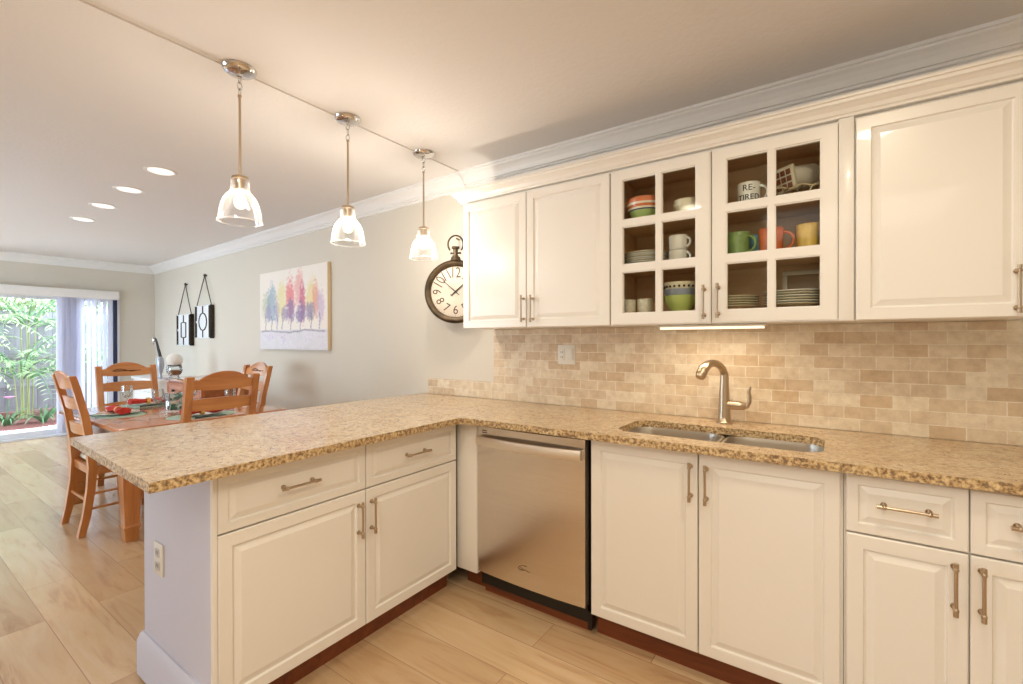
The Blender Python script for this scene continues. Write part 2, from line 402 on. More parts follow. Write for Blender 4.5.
# sliding glass door in the far wall
D = bpy.data.objects.new('door_1', None); COL.objects.link(D); D.location = (XF - .06, (DY0 + DY1) / 2, 0); D['kind'] = 'structure'
FRM = plain('dark_blue_door_frame', rgb(52, 62, 92), .4, .2); WFR = plain('white_door_frame', rgb(232, 234, 240), .4)
mb = MB()
for a in ((XF - .10, XF - .02, DY0, DY0 + .035, 0, DZ), (XF - .10, XF - .005, DY1 - .045, DY1, 0, DZ), (XF - .10, XF - .02, DY0 + .035, DY1 - .035, DZ - .05, DZ)): mb.box(*a, b=.003)
mb.build('frame', FRM, D)
MB().box(XF - .12, XF + .004, DY0 + .035, DY1 - .035, 0.0, .03, .004).build('threshold', WFR, D)
def sash(y0, y1, x, name):
    mb = MB()
    for a in ((x, x + .03, y0, y0 + .05, .03, DZ - .05), (x, x + .03, y1 - .05, y1, .03, DZ - .05), (x, x + .03, y0 + .05, y1 - .05, .03, .10), (x, x + .03, y0 + .05, y1 - .05, DZ - .11, DZ - .05)): mb.box(*a, b=.003)
    f = mb.build(name, WFR, D)
    MB().box(x + .012, x + .018, y0 + .05, y1 - .05, .10, DZ - .11).build('pane', GLASS, f, smooth=False); return f
sash(-1.01, DY1 - .046, XF - .055, 'fixed_sash'); s2 = sash(-2.0, -.96, XF - .095, 'sliding_sash'); sash(DY0 + .036, -1.97, XF - .055, 'fixed_sash')
MB().box(XF - .064, XF - .05, -1.0, -.975, .95, 1.15, .004).build('handle', FRM, s2)
turn(D)
turn(struct('trim_4', MB().box(XF + .0005, XF + .012, DY1 - .004, DY1 + .022, 0, DZ, .003), WFR))
# vertical blinds drawn back to the right
SLAT = bpy.data.materials.new('sheer_blind_vane'); SLAT.use_nodes = True
nt = SLAT.node_tree; p = nt.nodes['Principled BSDF']; p.inputs['Base Color'].default_value = rgb(236, 236, 244); p.inputs['Roughness'].default_value = .6
tl = nt.nodes.new('ShaderNodeBsdfTranslucent'); tl.inputs[0].default_value = rgb(246, 246, 252); mx = nt.nodes.new('ShaderNodeMixShader'); mx.inputs[0].default_value = .7
nt.links.new(p.outputs[0], mx.inputs[1]); nt.links.new(tl.outputs[0], mx.inputs[2]); nt.links.new(mx.outputs[0], nt.nodes['Material Output'].inputs[0])
B = thing('vertical_blinds', 'sheer white vertical blinds gathered across the right part of the sliding glass door', 'blinds', (XF + .08, -1.4, 1.97))
MB().box(XF + .001, XF + .15, DY0 - .1, DY1 - .012, 1.90, 2.015, .006).build('valance', TRIMW, B)
mb = MB()
def vane(y, ang, w=.085):
    c = Vector((XF + .08, y, 0)); d = Vector((cos(ang), sin(ang), 0)); pts = []
    for k in range(5):
        t = -1 + k / 2; q = c + d * (w / 2 * t) + Vector((-d.y, d.x, 0)) * .008 * (1 - t * t); pts.append(q)
    for z0, z1 in ((.05, 1.899),):
        mb.loft([[Vector((q.x, q.y, z0)) for q in pts] + [Vector((q.x, q.y, z0)) + Vector((-d.y, d.x, 0)) * .0008 for q in reversed(pts)],
                 [Vector((q.x, q.y, z1)) for q in pts] + [Vector((q.x, q.y, z1)) + Vector((-d.y, d.x, 0)) * .0008 for q in reversed(pts)]])
for k in range(12): vane(-1.09 + k * .0175, radians(34 + 10 * (k % 3)))
for k in range(6): vane(-.845 + k * .058, radians(14 + 9 * (k % 3)), .075)
mb.build('vanes', SLAT, B); turn(B)

# ------------------------------------------------------------------ outdoors beyond the door
turn(struct('patio', MB().box(-9.55, XF - .121, -4.4, 1.2, -.08, -.005), plain('pale_concrete', rgb(222, 218, 214), .8, noise=(6, .93)), smooth=False))
MULCH = plain('red_mulch', rgb(150, 92, 84), .9, noise=(40, .55))
mb = MB()
g = [[Vector((-16 + i * .33, -5 + j * .4, -.03 + .05 * random.random())) for j in range(22)] for i in range(20)]
for a, b in zip(g, g[1:]):
    pass
mb.loft(g, cap0=False, cap1=False, closed=False)
tag(mb.build('mulch_bed', MULCH, smooth=False), 'reddish bark mulch covering the garden bed outside the door', 'mulch', kind='stuff')
FENCE = wood('weathered_grey_fence', rgb(124, 120, 124), rgb(150, 146, 150), 2, 5, .8, 0)
F = thing('garden_fence', 'weathered grey wooden board fence behind the garden plants outside', 'fence', (-12, -1, 0))
for k in range(26):
    y = -4.4 + k * .21; MB().box(-12.03, -12, y, y + .207, .03, 1.84 + .02 * random.random(), .004).build('board', FENCE, F)
for z in (.45, .98, 1.62): MB().box(-11.998, -11.95, -4.4, 1.06, z, z + .07, .004).build('rail', FENCE, F)
for y in (-3.6, -1.75, .1): MB().box(-12.13, -12.032, y, y + .1, -.02, 1.88, .004).build('post', FENCE, F)
def leafmat(n, a, b):
    m = plain(n, a, .55, noise=(7, .7)); return m
LF1 = leafmat('pale_green_leaf', rgb(170, 196, 140), 0); LF2 = leafmat('mid_green_leaf', rgb(104, 142, 98), 0); LF3 = leafmat('yellow_green_leaf', rgb(190, 204, 156), 0)
def blade(mb, base, az, L, w, bend, lift, n=6, mi=0):
    p = Vector(base); d = Vector((cos(az) * cos(lift), sin(az) * cos(lift), sin(lift))); side = Vector((-sin(az), cos(az), 0)); prev = None; el = lift
    for k in range(n + 1):
        t = k / n; ww = w * (1 - t ** 2) * (.4 + .6 * min(1, t * 4)) + .0005
        a, b = mb.bm.verts.new(p - side * ww), mb.bm.verts.new(p + side * ww)
        if prev: mb.face([prev[0], prev[1], b, a], mi)
        prev = (a, b); el -= bend / n
        p = p + Vector((cos(az) * cos(el), sin(az) * cos(el), sin(el))) * (L / n)
def frond(mb, base, az, L, lift, bend, leaf=.28, n=16):
    p = Vector(base); el = lift; pts = [p.copy()]
    for k in range(n):
        el -= bend / n; p = p + Vector((cos(az) * cos(el), sin(az) * cos(el), sin(el))) * (L / n); pts.append(p.copy())
    mb.tube(pts, [.012 * (1 - k / (n + 1)) + .002 for k in range(n + 1)], 5, 1)
    for k in range(2, n + 1):
        for s in (-1, 1):
            blade(mb, pts[k], az + s * (.9 + .2 * random.random()), leaf * (1.1 - .6 * k / n), .014, .9, .1 + .4 * random.random(), 4)
def palm(name, label, cat, loc, nf, L, mats, group=None, lifts=(.5, 1.4), z0=.0):
    t = thing(name, label, cat, loc, group); x, y, z = loc
    mb = MB()
    for k in range(4): mb.tube([(x + .05 * cos(k * 1.6), y + .05 * sin(k * 1.6), 0), (x + .09 * cos(k * 1.6), y + .09 * sin(k * 1.6), .5 + z0), (x + .15 * cos(k * 1.6), y + .15 * sin(k * 1.6), .75 + z0)], [.010, .008, .006], 7)
    mb.build('stems', plain(name + '_stem', rgb(150, 156, 96), .6), t)
    mb = MB()
    for k in range(nf):
        az = k * 2.4 + random.random() * .4
        frond(mb, (x + .1 * cos(az), y + .1 * sin(az), .5 + z0 + .3 * random.random()), az, L * (.75 + .4 * random.random()), lifts[0] + (lifts[1] - lifts[0]) * random.random(), 1.3 + .5 * random.random())
    mb.build('fronds', mats, t, normals=False, smooth=False); return t
palm('garden_palm', 'pale green feathery palm arching in front of the grey fence outside', 'palm', (-10.9, -.78, 0), 17, 1.25, [LF1, LF2], z0=.15)
palm('garden_palm', 'feathery palm outside behind the hanging blind vanes', 'palm', (-11.0, .35, 0), 12, 1.15, [LF3, LF2], z0=.3)
palm('garden_palm', 'feathery palm outside at the far left edge of the glass door', 'palm', (-11.2, -1.75, 0), 14, 1.2, [LF3, LF1], z0=.35)
palm('garden_palm', 'tall pale bamboo-like clump leaning over the fence outside', 'palm', (-11.45, -.62, 0), 20, 1.5, [LF3, LF2], z0=1.0, lifts=(.3, 1.3))
palm('garden_palm', 'tall pale bamboo-like clump outside, left of the other tall clump', 'palm', (-11.5, -1.45, 0), 20, 1.5, [LF3, LF1], z0=.9, lifts=(.3, 1.3))
def strap_plant(label, loc, n, L, flower=None):
    t = thing('strap_leaf_plant', label, 'plant', loc); x, y, z = loc; mb = MB()
    for k in range(n): blade(mb, (x + .03 * cos(k), y + .03 * sin(k), 0), k * 2.4 + random.random(), L * (.7 + .5 * random.random()), .014, 1.7, .95 + .5 * random.random(), 7)
    mb.build('leaves', LF2, t, normals=False, smooth=False)
    if flower:
        mb = MB(); mb.tube([(x, y, 0), (x + .02, y, .2), (x + .05, y + .02, .42)], .006, 6); mb.build('stalk', LF2, t)
        mb = MB()
        for k in range(9): blade(mb, (x + .05, y + .02, .42), k * .7, .09, .03, .8, .9, 3)
        mb.build('flower', plain('pink_petal', rgb(226, 150, 190), .6), t, normals=False)
strap_plant('green strap-leaved plant with a pink flower in the mulch outside', (-10.15, -1.06, 0), 34, .55, True)
strap_plant('green strap-leaved plant without a flower in front of the palm outside', (-10.1, -.66, 0), 36, .6)
strap_plant('strap-leaved plant behind the blinds outside the door', (-10.2, -.1, 0), 30, .5)
def tree(label, loc, R, h, n, mat):
    t = thing('garden_tree', label, 'tree', loc); x, y, z = loc
    MB().tube([(x, y, -.02), (x + .05, y, h * .5), (x, y + .05, h)], [.1, .08, .05], 8).build('trunk', plain('grey_bark', rgb(120, 108, 98), .9), t)
    mb = MB()
    for k in range(n):
        u, v = random.random() * 2 * pi, math.acos(2 * random.random() - 1); r = R * (.55 + .45 * random.random())
        c = Vector((x + r * sin(v) * cos(u), y + r * sin(v) * sin(u), h + .8 * r * cos(v)))
        blade(mb, c, random.random() * 6.3, .22, .035, .8, random.uniform(-.5, .6), 3)
    mb.build('crown', mat, t, normals=False, smooth=False)
tree('pale leafy tree rising above the garden fence on the left', (-13.6, -1.5, 0), 1.9, 2.6, 4200, LF3)
tree('pale leafy tree rising above the fence behind the blinds', (-14.0, .9, 0), 1.8, 2.5, 3600, LF3)

# ------------------------------------------------------------------ cabinet helpers
T = .02
RAISED = [(0, 0), (0, T - .003), (.003, T), (.043, T), (.0465, T - .007), (.050, T - .0075), (.070, T - .001), (.071, T - .0005)]
DRAW = [(0, 0), (0, T - .003), (.003, T), (.030, T), (.033, T - .0065), (.036, T - .007), (.054, T - .001), (.055, T - .0005)]
class Face:                       # a cabinet front: (u along, z up, w outward)
    def __init__(s, wall, plane): s.wall, s.plane = wall, plane
    def pt(s, u, z, w): return Vector((u, s.plane - w, z)) if s.wall == 'back' else Vector((s.plane + w, u, z))
    @property
    def U(s): return Vector((1, 0, 0)) if s.wall == 'back' else Vector((0, 1, 0))
    @property
    def Wd(s): return Vector((0, -1, 0)) if s.wall == 'back' else Vector((1, 0, 0))
    def pull(s, u, z, L, vertical, parent):
        """bar pull with two posts, end beads and a slim bar"""
        mb = MB(); a = .5 * L
        q = (lambda t, w: s.pt(u, z + t, w)) if vertical else (lambda t, w: s.pt(u + t, z, w))
        for t in (-a + .012, a - .012):
            mb.tube([q(t, T - .001), q(t, T + .004), q(t, T + .004), q(t, T + .016), q(t, T + .030)], [.0085, .0085, .006, .0045, .0055], 12)
            mb.sphere(q(t, T + .030), .0072, 12)
        for t in (-a, a): mb.tube([q(t - .006, T + .030), q(t + .006, T + .030)], .0062, 12)
        mb.tube([q(-a, T + .030), q(a, T + .030)], .0046, 12)
        return mb.build('handle', NICKEL, parent)
    def front(s, kind, u0, u1, z0, z1, root, pull=None):
        mb = MB(); mb.panel(s.pt(u0, z0, 0), s.U, (0, 0, 1), s.Wd, u1 - u0, z1 - z0, RAISED if kind == 'door' else DRAW)
        d = mb.build(kind, CAB, root, smooth=False)
        if pull: s.pull(*pull, d)
        return d
BY = -.60                                       # carcass front of the wall run; door faces stand at -.62
BF = Face('back', BY); PF = Face('pen', -1.393)
TOEY = BY + .055
# sink base
r = thing('base_cabinet', 'white two-door base cabinet under the stainless sink', 'cabinet', (-.19, -.3, 0), 'white base cabinets')
MB().box(-.628, -.606, BY, -.012, .11, .882).box(.236, .258, BY, -.012, .11, .882).box(-.606, .236, -.03, -.012, .11, .882).box(-.606, .236, BY, -.03, .11, .13).box(-.606, .236, BY, BY + .02, .84, .882).build('body', CAB, r, smooth=False)
MB().box(-.628, .258, TOEY, TOEY + .015, 0, .109).build('toe_kick', TOE, r)
BF.front('door', -.624, -.188, .118, .874, r, (-.212, .768, .135, True))
BF.front('door', -.184, .250, .118, .874, r, (-.156, .766, .135, True))
# drawer base
r = thing('base_cabinet', 'white base cabinet with two drawers over two doors right of the sink', 'cabinet', (.55, -.3, 0), 'white base cabinets')
MB().box(.2595, .842, BY, -.012, .11, .882).build('body', CAB, r, smooth=False)
MB().box(.2595, .842, TOEY, TOEY + .015, 0, .109).build('toe_kick', TOE, r)
BF.front('drawer', .265, .548, .691, .874, r, (.41, .791, .128, False)); BF.front('drawer', .552, .838, .691, .874, r, (.695, .791, .128, False))
BF.front('door', .265, .548, .118, .685, r, (.517, .588, .14, True)); BF.front('door', .552, .838, .118, .685, r, (.574, .590, .14, True))
# corner filler
single('filler_panel', MB().box(-1.392, -1.257, BY - .018, -.05, .11, .882, .001).box(-1.392, -1.257, TOEY + .016, TOEY + .03, 0, .109, mi=1), [CAB, TOE], 'narrow white filler panel in the corner left of the dishwasher', 'panel', (-1.32, -.5, 0))
# peninsula base
r = thing('base_cabinet', 'white peninsula base cabinet with two drawers over two doors', 'cabinet', (-1.66, -1.2, 0), 'white base cabinets')
MB().box(-1.94, -1.393, -1.779, -.64, .11, .882).box(-1.3925, -1.373, -1.80, -1.787, .0, .882, .001).build('body', CAB, r, smooth=False)
MB().box(-1.46, -1.445, -1.779, -.64, 0, .109).build('toe_kick', TOE, r)
PF.front('drawer', -1.785, -1.215, .683, .874, r, (-1.515, .781, .135, False)); PF.front('drawer', -1.211, -.642, .683, .874, r, (-.93, .778, .135, False))
PF.front('door', -1.785, -1.215, .110, .677, r, (-1.252, .566, .135, True)); PF.front('door', -1.211, -.642, .110, .677, r, (-1.187, .566, .135, True))

# ------------------------------------------------------------------ granite worktop with the sink cut-out
def rrect(x0, x1, y0, y1, r, n=6):
    out = []
    for cx, cy, a in ((x1 - r, y1 - r, 0), (x0 + r, y1 - r, pi / 2), (x0 + r, y0 + r, pi), (x1 - r, y0 + r, 3 * pi / 2)):
        out += [(cx + r * cos(a + pi / 2 * k / n), cy + r * sin(a + pi / 2 * k / n)) for k in range(n + 1)]
    return out
ZB, ZT = .884, .914
out = [(-2.285, -1.945), (-1.302, -1.988), (-1.302, -.74)]
out += [(-1.257 - .045 * cos(a), -.732 + .045 * sin(a)) for a in (.3, .8, 1.2)]
out += [(-1.24, -.687), (.86, -.652), (.86, -.0095), (-2.255, -.0095)]
SK = (-.545, .205, -.56, -.235)
hole = rrect(*SK, .075)
bm = bmesh.new()
def loop(pts, z): 
    vs = [bm.verts.new((x, y, z)) for x, y in pts]; return vs, [bm.edges.new((vs[i], vs[(i + 1) % len(vs)])) for i in range(len(vs))]
lay = []
for z in (ZT, ZB):
    a, ea = loop(out, z); b, eb = loop(hole, z); bmesh.ops.triangle_fill(bm, edges=ea + eb, use_beauty=True); lay.append((a, b))
for q in (0, 1):
    A, Bq = lay[0][q], lay[1][q]
    for i in range(len(A)): bm.faces.new((A[i], A[(i + 1) % len(A)], Bq[(i + 1) % len(A)], Bq[i])).material_index = 1
mb = MB(); mb.bm.free(); mb.bm = bm
single('countertop', mb, [GRANITE, EDGE], 'golden granite worktop running along the wall and over the peninsula', 'countertop', (-.7, -.33, ZB), angle=25)

# sink
r = thing('sink', 'double-bowl stainless steel sink set under the granite worktop', 'sink', (-.15, -.4, .70))
def bowl(x0, x1, y0, y1, depth):
    mb = MB(); rings = []
    for ins, z in ((-.012, ZB - .001), (0, ZB - .001), (.004, ZB - .02), (.012, ZB - depth + .04), (.03, ZB - depth + .008), (.06, ZB - depth), ((y1 - y0) * .4, ZB - depth - .004)):
        rr = max(.075 - ins * .8, .012); rings.append([Vector((x, y, z)) for x, y in rrect(x0 + ins, x1 - ins, y0 + ins, y1 - ins, rr)])
    mb.loft(rings, cap0=False)
    b = mb.build('bowl', SINKST, r)
    cx, cy = (x0 + x1) / 2, (y0 + y1) / 2
    MB().lathe([(.0, .0), (.012, .001), (.03, .0), (.042, .003), (.045, .001), (.045, -.004)], (cx, cy, ZB - depth)).build('drain', CHROME, b)
bowl(SK[0] - .004, -.162, SK[2] - .004, SK[3] + .004, .19); bowl(-.134, SK[1] + .004, SK[2] - .004, SK[3] + .004, .19)
# faucet
r = thing('faucet', 'brushed nickel gooseneck faucet with side lever behind the sink', 'faucet', (-.185, -.1, ZT))
fx, fy = -.185, -.1
MB().lathe([(0, .0005), (.036, .0005), (.036, .006), (.030, .012), (.0275, .03), (.0245, .09), (.021, .16), (.0185, .21), (.0175, .235), (0, .235)], (fx, fy, ZT)).build('body', NICKEL, r)
dx, dy = -sin(.45), -cos(.45); pts = []; rd = []
for k in range(19):
    a = pi * .86 * k / 18; q = .082 * (1 - cos(a)); z = 1.128 + .068 * sin(a)
    pts.append((fx + dx * q, fy + dy * q, z)); rd.append(.0165 if k < 11 else .0165 + .006 * min(1, (k - 11) / 5))
MB().tube(pts, rd, 16).build('spout', NICKEL, r)
e = Vector(pts[-1]); d = (e - Vector(pts[-2])).normalized()
MB().tube([e, e + d * .004, e + d * .022, e + d * .03], [.0225, .0235, .022, .0185], 16).build('spray_head', NICKEL, r)
MB().tube([(fx + .012, fy, 1.0), (fx + .03, fy, 1.0), (fx + .06, fy, 1.0), (fx + .085, fy, .998), (fx + .095, fy, .996)], [.021, .022, .0215, .018, .008], 16).build('valve', NICKEL, r)
MB().tube([(fx + .078, fy, .992), (fx + .096, fy - .004, .998), (fx + .106, fy - .008, 1.02), (fx + .108, fy - .010, 1.045), (fx + .104, fy - .012, 1.068), (fx + .112, fy - .014, 1.092)], [.009, .010, .009, .0075, .007, .004], 10).build('lever', NICKEL, r)

# dishwasher
r = thing('dishwasher', 'stainless steel dishwasher with bowed bar handle', 'dishwasher', (-.955, -.3, 0))
MB().box(-1.252, -.656, -.575, -.05, .11, .872).build('tub', BLACK, r)
mb = MB(); n = 16
prof = lambda u: -.612 - .012 * (1 - (2 * u - 1) ** 2)
mb.loft([[Vector((-1.253 + .598 * k / n, prof(k / n), z)) for k in range(n + 1)] + [Vector((-1.253 + .598 * (n - k) / n, -.576, z)) for k in range(n + 1)] for z in (.128, .866)])
dd = mb.build('door', STEEL, r, angle=30)
mb = MB(); rings = []
for k in range(25):
    u = k / 24; x = -1.243 + .580 * u; y = -.634 - .030 * (1 - (2 * u - 1) ** 2); h = .024
    rings.append([Vector((x, y + a, .800 + b)) for a, b in ((.004, -h), (-.006, -h * .9), (-.010, -h * .5), (-.011, 0), (-.010, h * .5), (-.006, h * .9), (.004, h), (.006, 0))])
mb.loft(rings)
for x in (-1.238, -.668): mb.box(x - .004, x + .004, -.633, -.610, .780, .820, .002)
mb.build('handle', plain('satin_steel_bar', rgb(236, 228, 218), .45, 1), dd)
mb = MB()
for k in (0, 1): mb.box(-1.222, -1.165, -.6165, -.610, .846 - k * .010, .850 - k * .010)
mb.build('vent_slots', BLACK, dd)
mb = MB()
mb.tube([(-.972 + .026 * cos(a), -.6245, .222 + .011 * sin(a) + .006 * cos(a)) for a in [.6 + k * .45 for k in range(11)]], .0015, 6)
mb.tube([(-.985, -.6245, .222), (-.978, -.6245, .212), (-.972, -.6245, .219), (-.966, -.6245, .211), (-.958, -.6245, .218), (-.945, -.6245, .210), (-.932, -.6245, .214)], .0013, 6)
mb.build('brand_mark', plain('dark_badge', rgb(96, 74, 50), .4, .6), dd)
MB().box(-1.25, -.655, -.585, -.57, .055, .127).box(-1.25, -.655, -.555, -.54, 0.0, .054, mi=1).box(-.652, -.632, -.595, -.55, .03, .11, .003).build('toe_panel', [BLACK, TOE], r)

# ------------------------------------------------------------------ wall cabinets
UY = -.303; UF = Face('back', UY); ZU, ZD = 1.373, 2.119
def shell(x0, x1, root, hollow=False):
    if not hollow:
        MB().box(x0, x1, UY, -.002, ZU, ZD + .012, .001).build('body', CAB, root, smooth=False); return
    mb = MB().box(x0, x0 + .016, UY, -.002, ZU, ZD + .012).box(x1 - .016, x1, UY, -.002, ZU, ZD + .012).box(x0 + .016, x1 - .016, UY, -.002, ZD, ZD + .012).box(x0 + .016, x1 - .016, UY, -.002, ZU, ZU + .012)
    mb.build('body', CAB, root, smooth=False)
    a, b = x0 + .0165, x1 - .0165
    MB().box(a, b, -.012, -.0025, ZU + .0125, ZD - .001).box(a, a + .006, UY + .02, -.0125, ZU + .0125, ZD - .001).box(b - .006, b, UY + .02, -.0125, ZU + .0125, ZD - .001).box(a + .0065, b - .0065, UY + .02, -.0125, ZU + .0125, ZU + .06).box(a + .0065, b - .0065, UY + .02, -.0125, ZD - .006, ZD - .001).build('interior_lining', INT, root, smooth=False)
    MB().box(-.042, .006, -.03, -.0125, ZU + .061, ZD - .007).build('center_post', INT, root, smooth=False)
    for z in (1.637, 1.853):
        MB().box(a + .007, b - .007, UY + .03, -.032, z, z + .016, .001).build('shelf', INT, root, smooth=False)
r = thing('wall_cabinet', 'white wall cabinet with two solid doors beside the round clock', 'cabinet', (-1.13, -.15, ZU), 'white wall cabinets')
shell(-1.599, -.660, r)
UF.front('door', -1.597, -1.146, ZU + .002, ZD, r, (-1.160, 1.476, .135, True)); UF.front('door', -1.142, -.662, ZU + .002, ZD, r, (-1.100, 1.474, .135, True))
r = thing('wall_cabinet', 'white wall cabinet with two six-pane glass doors showing dishes', 'cabinet', (-.18, -.15, ZU), 'white wall cabinets')
shell(-.658, .294, r, True)
MB().box(.247, .2935, UY - .0195, UY - .0005, ZU + .001, ZD + .011, .001).build('stile', CAB, r)
def glass_door(x0, x1, p0, p1, m0, m1, pull):
    rows = [(1.434, 1.624), (1.668, 1.841), (1.882, 2.066)]
    mb = MB(); xs = [x0, p0, m0, m1, p1, x1]; zs = [ZU + .002, rows[0][0], rows[0][1], rows[1][0], rows[1][1], rows[2][0], rows[2][1], ZD]
    y1, y0 = UY - .0005, UY - T
    for i in range(5):
        for j in range(7):
            if i in (1, 3) and j in (1, 3, 5): continue
            mb.box(xs[i], xs[i + 1], y0, y1, zs[j], zs[j + 1])
    bmesh.ops.remove_doubles(mb.bm, verts=mb.bm.verts[:], dist=1e-5)
    dead = [f for f in mb.bm.faces if any(g is not f and set(g.verts) == set(f.verts) for g in f.verts[0].link_faces)]
    bmesh.ops.delete(mb.bm, geom=list(set(dead)), context='FACES_ONLY')
    bmesh.ops.dissolve_limit(mb.bm, angle_limit=.01, verts=mb.bm.verts[:], edges=mb.bm.edges[:])
    es = [e for e in mb.bm.edges if len(e.link_faces) == 2 and e.calc_face_angle(0) > 1 and all(v.co.y < y0 + .001 for v in e.verts)]
    bmesh.ops.bevel(mb.bm, geom=es, offset=.005, segments=2, affect='EDGES')
    d = mb.build('door', CAB, r, smooth=False)
    MB().box(x0 + .05, x1 - .05, UY - .009, UY - .006, ZU + .05, ZD - .045).build('glass', GLASS, d, smooth=False)
    UF.pull(*pull, d)
glass_door(-.656, -.201, -.593, -.265, -.440, -.408, (-.226, 1.466, .135, True))
glass_door(-.197, .245, -.136, .189, .012, .043, (-.170, 1.470, .135, True))
r = thing('wall_cabinet', 'white wall cabinet with one wide solid door at the right edge', 'cabinet', (.52, -.15, ZU), 'white wall cabinets')
shell(.295, .752, r)
UF.front('door', .299, .748, ZU + .002, ZD, r, (.708, 1.462, .14, True))
# cabinet crown (one continuous moulding with a return at the left end)
CC = [(0, .010), (.020, .010), (.022, .018), (.028, .022), (.034, .036), (.048, .048), (.056, .052), (.058, .062), (.066, .064), (.066, .074), (0, .074)]
mb = MB(); z0 = ZD + .003; X0, Y0 = -1.5995, UY - .0005
mb.loft([[Vector((X0 - d, -.002, z0 + h)) for d, h in CC], [Vector((X0 - d, Y0 - d, z0 + h)) for d, h in CC], [Vector((.752, Y0 - d, z0 + h)) for d, h in CC]])
mb.box(X0, .752, Y0 + .0005, -.002, ZD + .0125, ZD + .0765)
single('cabinet_crown', mb, CAB, 'white stepped crown moulding capping the row of wall cabinets', 'moulding', (-.42, -.3, ZD), angle=12)
# under-cabinet LED bar
r = thing('under_cabinet_light', 'slim lit bar lamp under the glass-door wall cabinet', 'lamp', (-.22, -.235, 1.36))
MB().box(-.447, .003, -.262, -.212, 1.362, 1.3725, .002).build('housing', ALMOND, r)
MB().box(-.437, -.007, -.260, -.214, 1.352, 1.3619, .003).build('diffuser', plain('lit_diffuser', (1, .9, .75, 1), .4, emit=((1, .84, .6, 1), 1.7)), r)
area('under_cabinet_glow', (-.22, -.237, 1.3505), .42, 2.2, (1, .82, .6), .04, parent=r)

# ------------------------------------------------------------------ dishes behind the glass
def pdish(h, r0, r1, t=.004): # bowl profile
    return [(0, .002), (r0 * .9, .002), (r0, 0), (r0, .006), (r0 + (r1 - r0) * .6, h * .45), (r1 * .97, h * .8), (r1, h), (r1 - t, h), (r1 * .93 - t, h * .8), (r0 + (r1 - r0) * .5, h * .45), (r0 * .8, .01), (0, .01)]
def stripes(name, stops, z0, z1):
    m, nt, p = nodes(name); t = nt.nodes.new('ShaderNodeTexCoord'); s = nt.nodes.new('ShaderNodeSeparateXYZ'); nt.links.new(t.outputs['Object'], s.inputs[0])
    mr = nt.nodes.new('ShaderNodeMapRange'); mr.inputs[1].default_value = z0; mr.inputs[2].default_value = z1; nt.links.new(s.outputs['Z'], mr.inputs[0])
    r = ramp(nt, mr.outputs[0], stops); r.color_ramp.interpolation = 'CONSTANT'; nt.links.new(r.outputs[0], p.inputs['Base Color']); p.inputs['Roughness'].default_value = .2
    return m
STR = stripes('striped_glaze', [(0, rgb(228, 204, 124)), (.24, rgb(166, 190, 116)), (.54, rgb(72, 80, 108)), (.60, rgb(236, 226, 204)), (.68, rgb(216, 120, 76)), (.80, rgb(238, 228, 208)), (.90, rgb(220, 130, 84))], 0, .10)
S3, S2, S1 = ZU + .061, 1.6535, 1.8695         # bottoms of bottom, middle and top shelf spaces
def bowl_thing(label, c, h, r0, r1, mats, group=None): return single('bowl', MB().lathe(pdish(h, r0, r1), c, 32), mats, label, 'bowl', c, group)
bowl_thing('largest striped bowl, lowest of the nest on the top shelf', (-.52, -.225, S1), .10, .045, .088, STR, 'nested striped bowls')
bowl_thing('striped bowl nested in the largest one on the top shelf', (-.52, -.225, S1 + .007), .101, .04, .084, STR, 'nested striped bowls')
bowl_thing('topmost striped bowl of the nest on the top shelf', (-.52, -.225, S1 + .014), .102, .036, .080, STR, 'nested striped bowls')
bowl_thing('small cream and green bowl right of the striped bowls, the upper of two', (-.325, -.225, S1 + .016), .062, .03, .055, stripes('cream_green', [(0, rgb(160, 186, 100)), (.35, rgb(226, 214, 176)), (.8, rgb(236, 226, 198))], 0, .06), 'small bowls')
bowl_thing('small cream and green bowl right of the striped bowls, the lower of two', (-.325, -.225, S1), .062, .034, .059, stripes('cream_green_lower', [(0, rgb(160, 186, 100)), (.35, rgb(226, 214, 176)), (.8, rgb(236, 226, 198))], 0, .06), 'small bowls')
def plate_prof(R): return [(0, .003), (R * .55, .003), (R * .58, 0), (R * .62, .002), (R * .72, .009), (R, .016), (R, .0185), (R * .71, .0125), (R * .6, .0065), (0, .0065)]
ORD = ['lowest', 'second from the bottom', 'third from the bottom', 'fourth from the bottom', 'fifth from the bottom', 'sixth from the bottom', 'topmost']
n = 7
for k in range(n):
    c = (-.525, -.19, S2 + k * .0095); single('plate', MB().lathe(plate_prof(.105), c, 40), PORCE if k % 2 else CREAMP, ORD[k] + ' white plate in the stack behind the left glass door', 'plate', c, 'plates behind the left glass door')
for k in range(6):
    c = (.095, -.185, S3 + k * .0105); single('plate', MB().lathe(plate_prof(.110), c, 40), PORCE if k % 2 else CREAMP, (ORD[k] if k < 5 else 'topmost') + ' plate in the right stack behind the right glass door', 'plate', c, 'plates behind the right glass door')
for k in range(5):
    c = (-.128, -.185, S3 + k * .0105); single('plate', MB().lathe(plate_prof(.095), c, 40), CREAMP, (ORD[k] if k < 4 else 'topmost') + ' cream plate in the left stack behind the right glass door', 'plate', c, 'plates behind the right glass door')
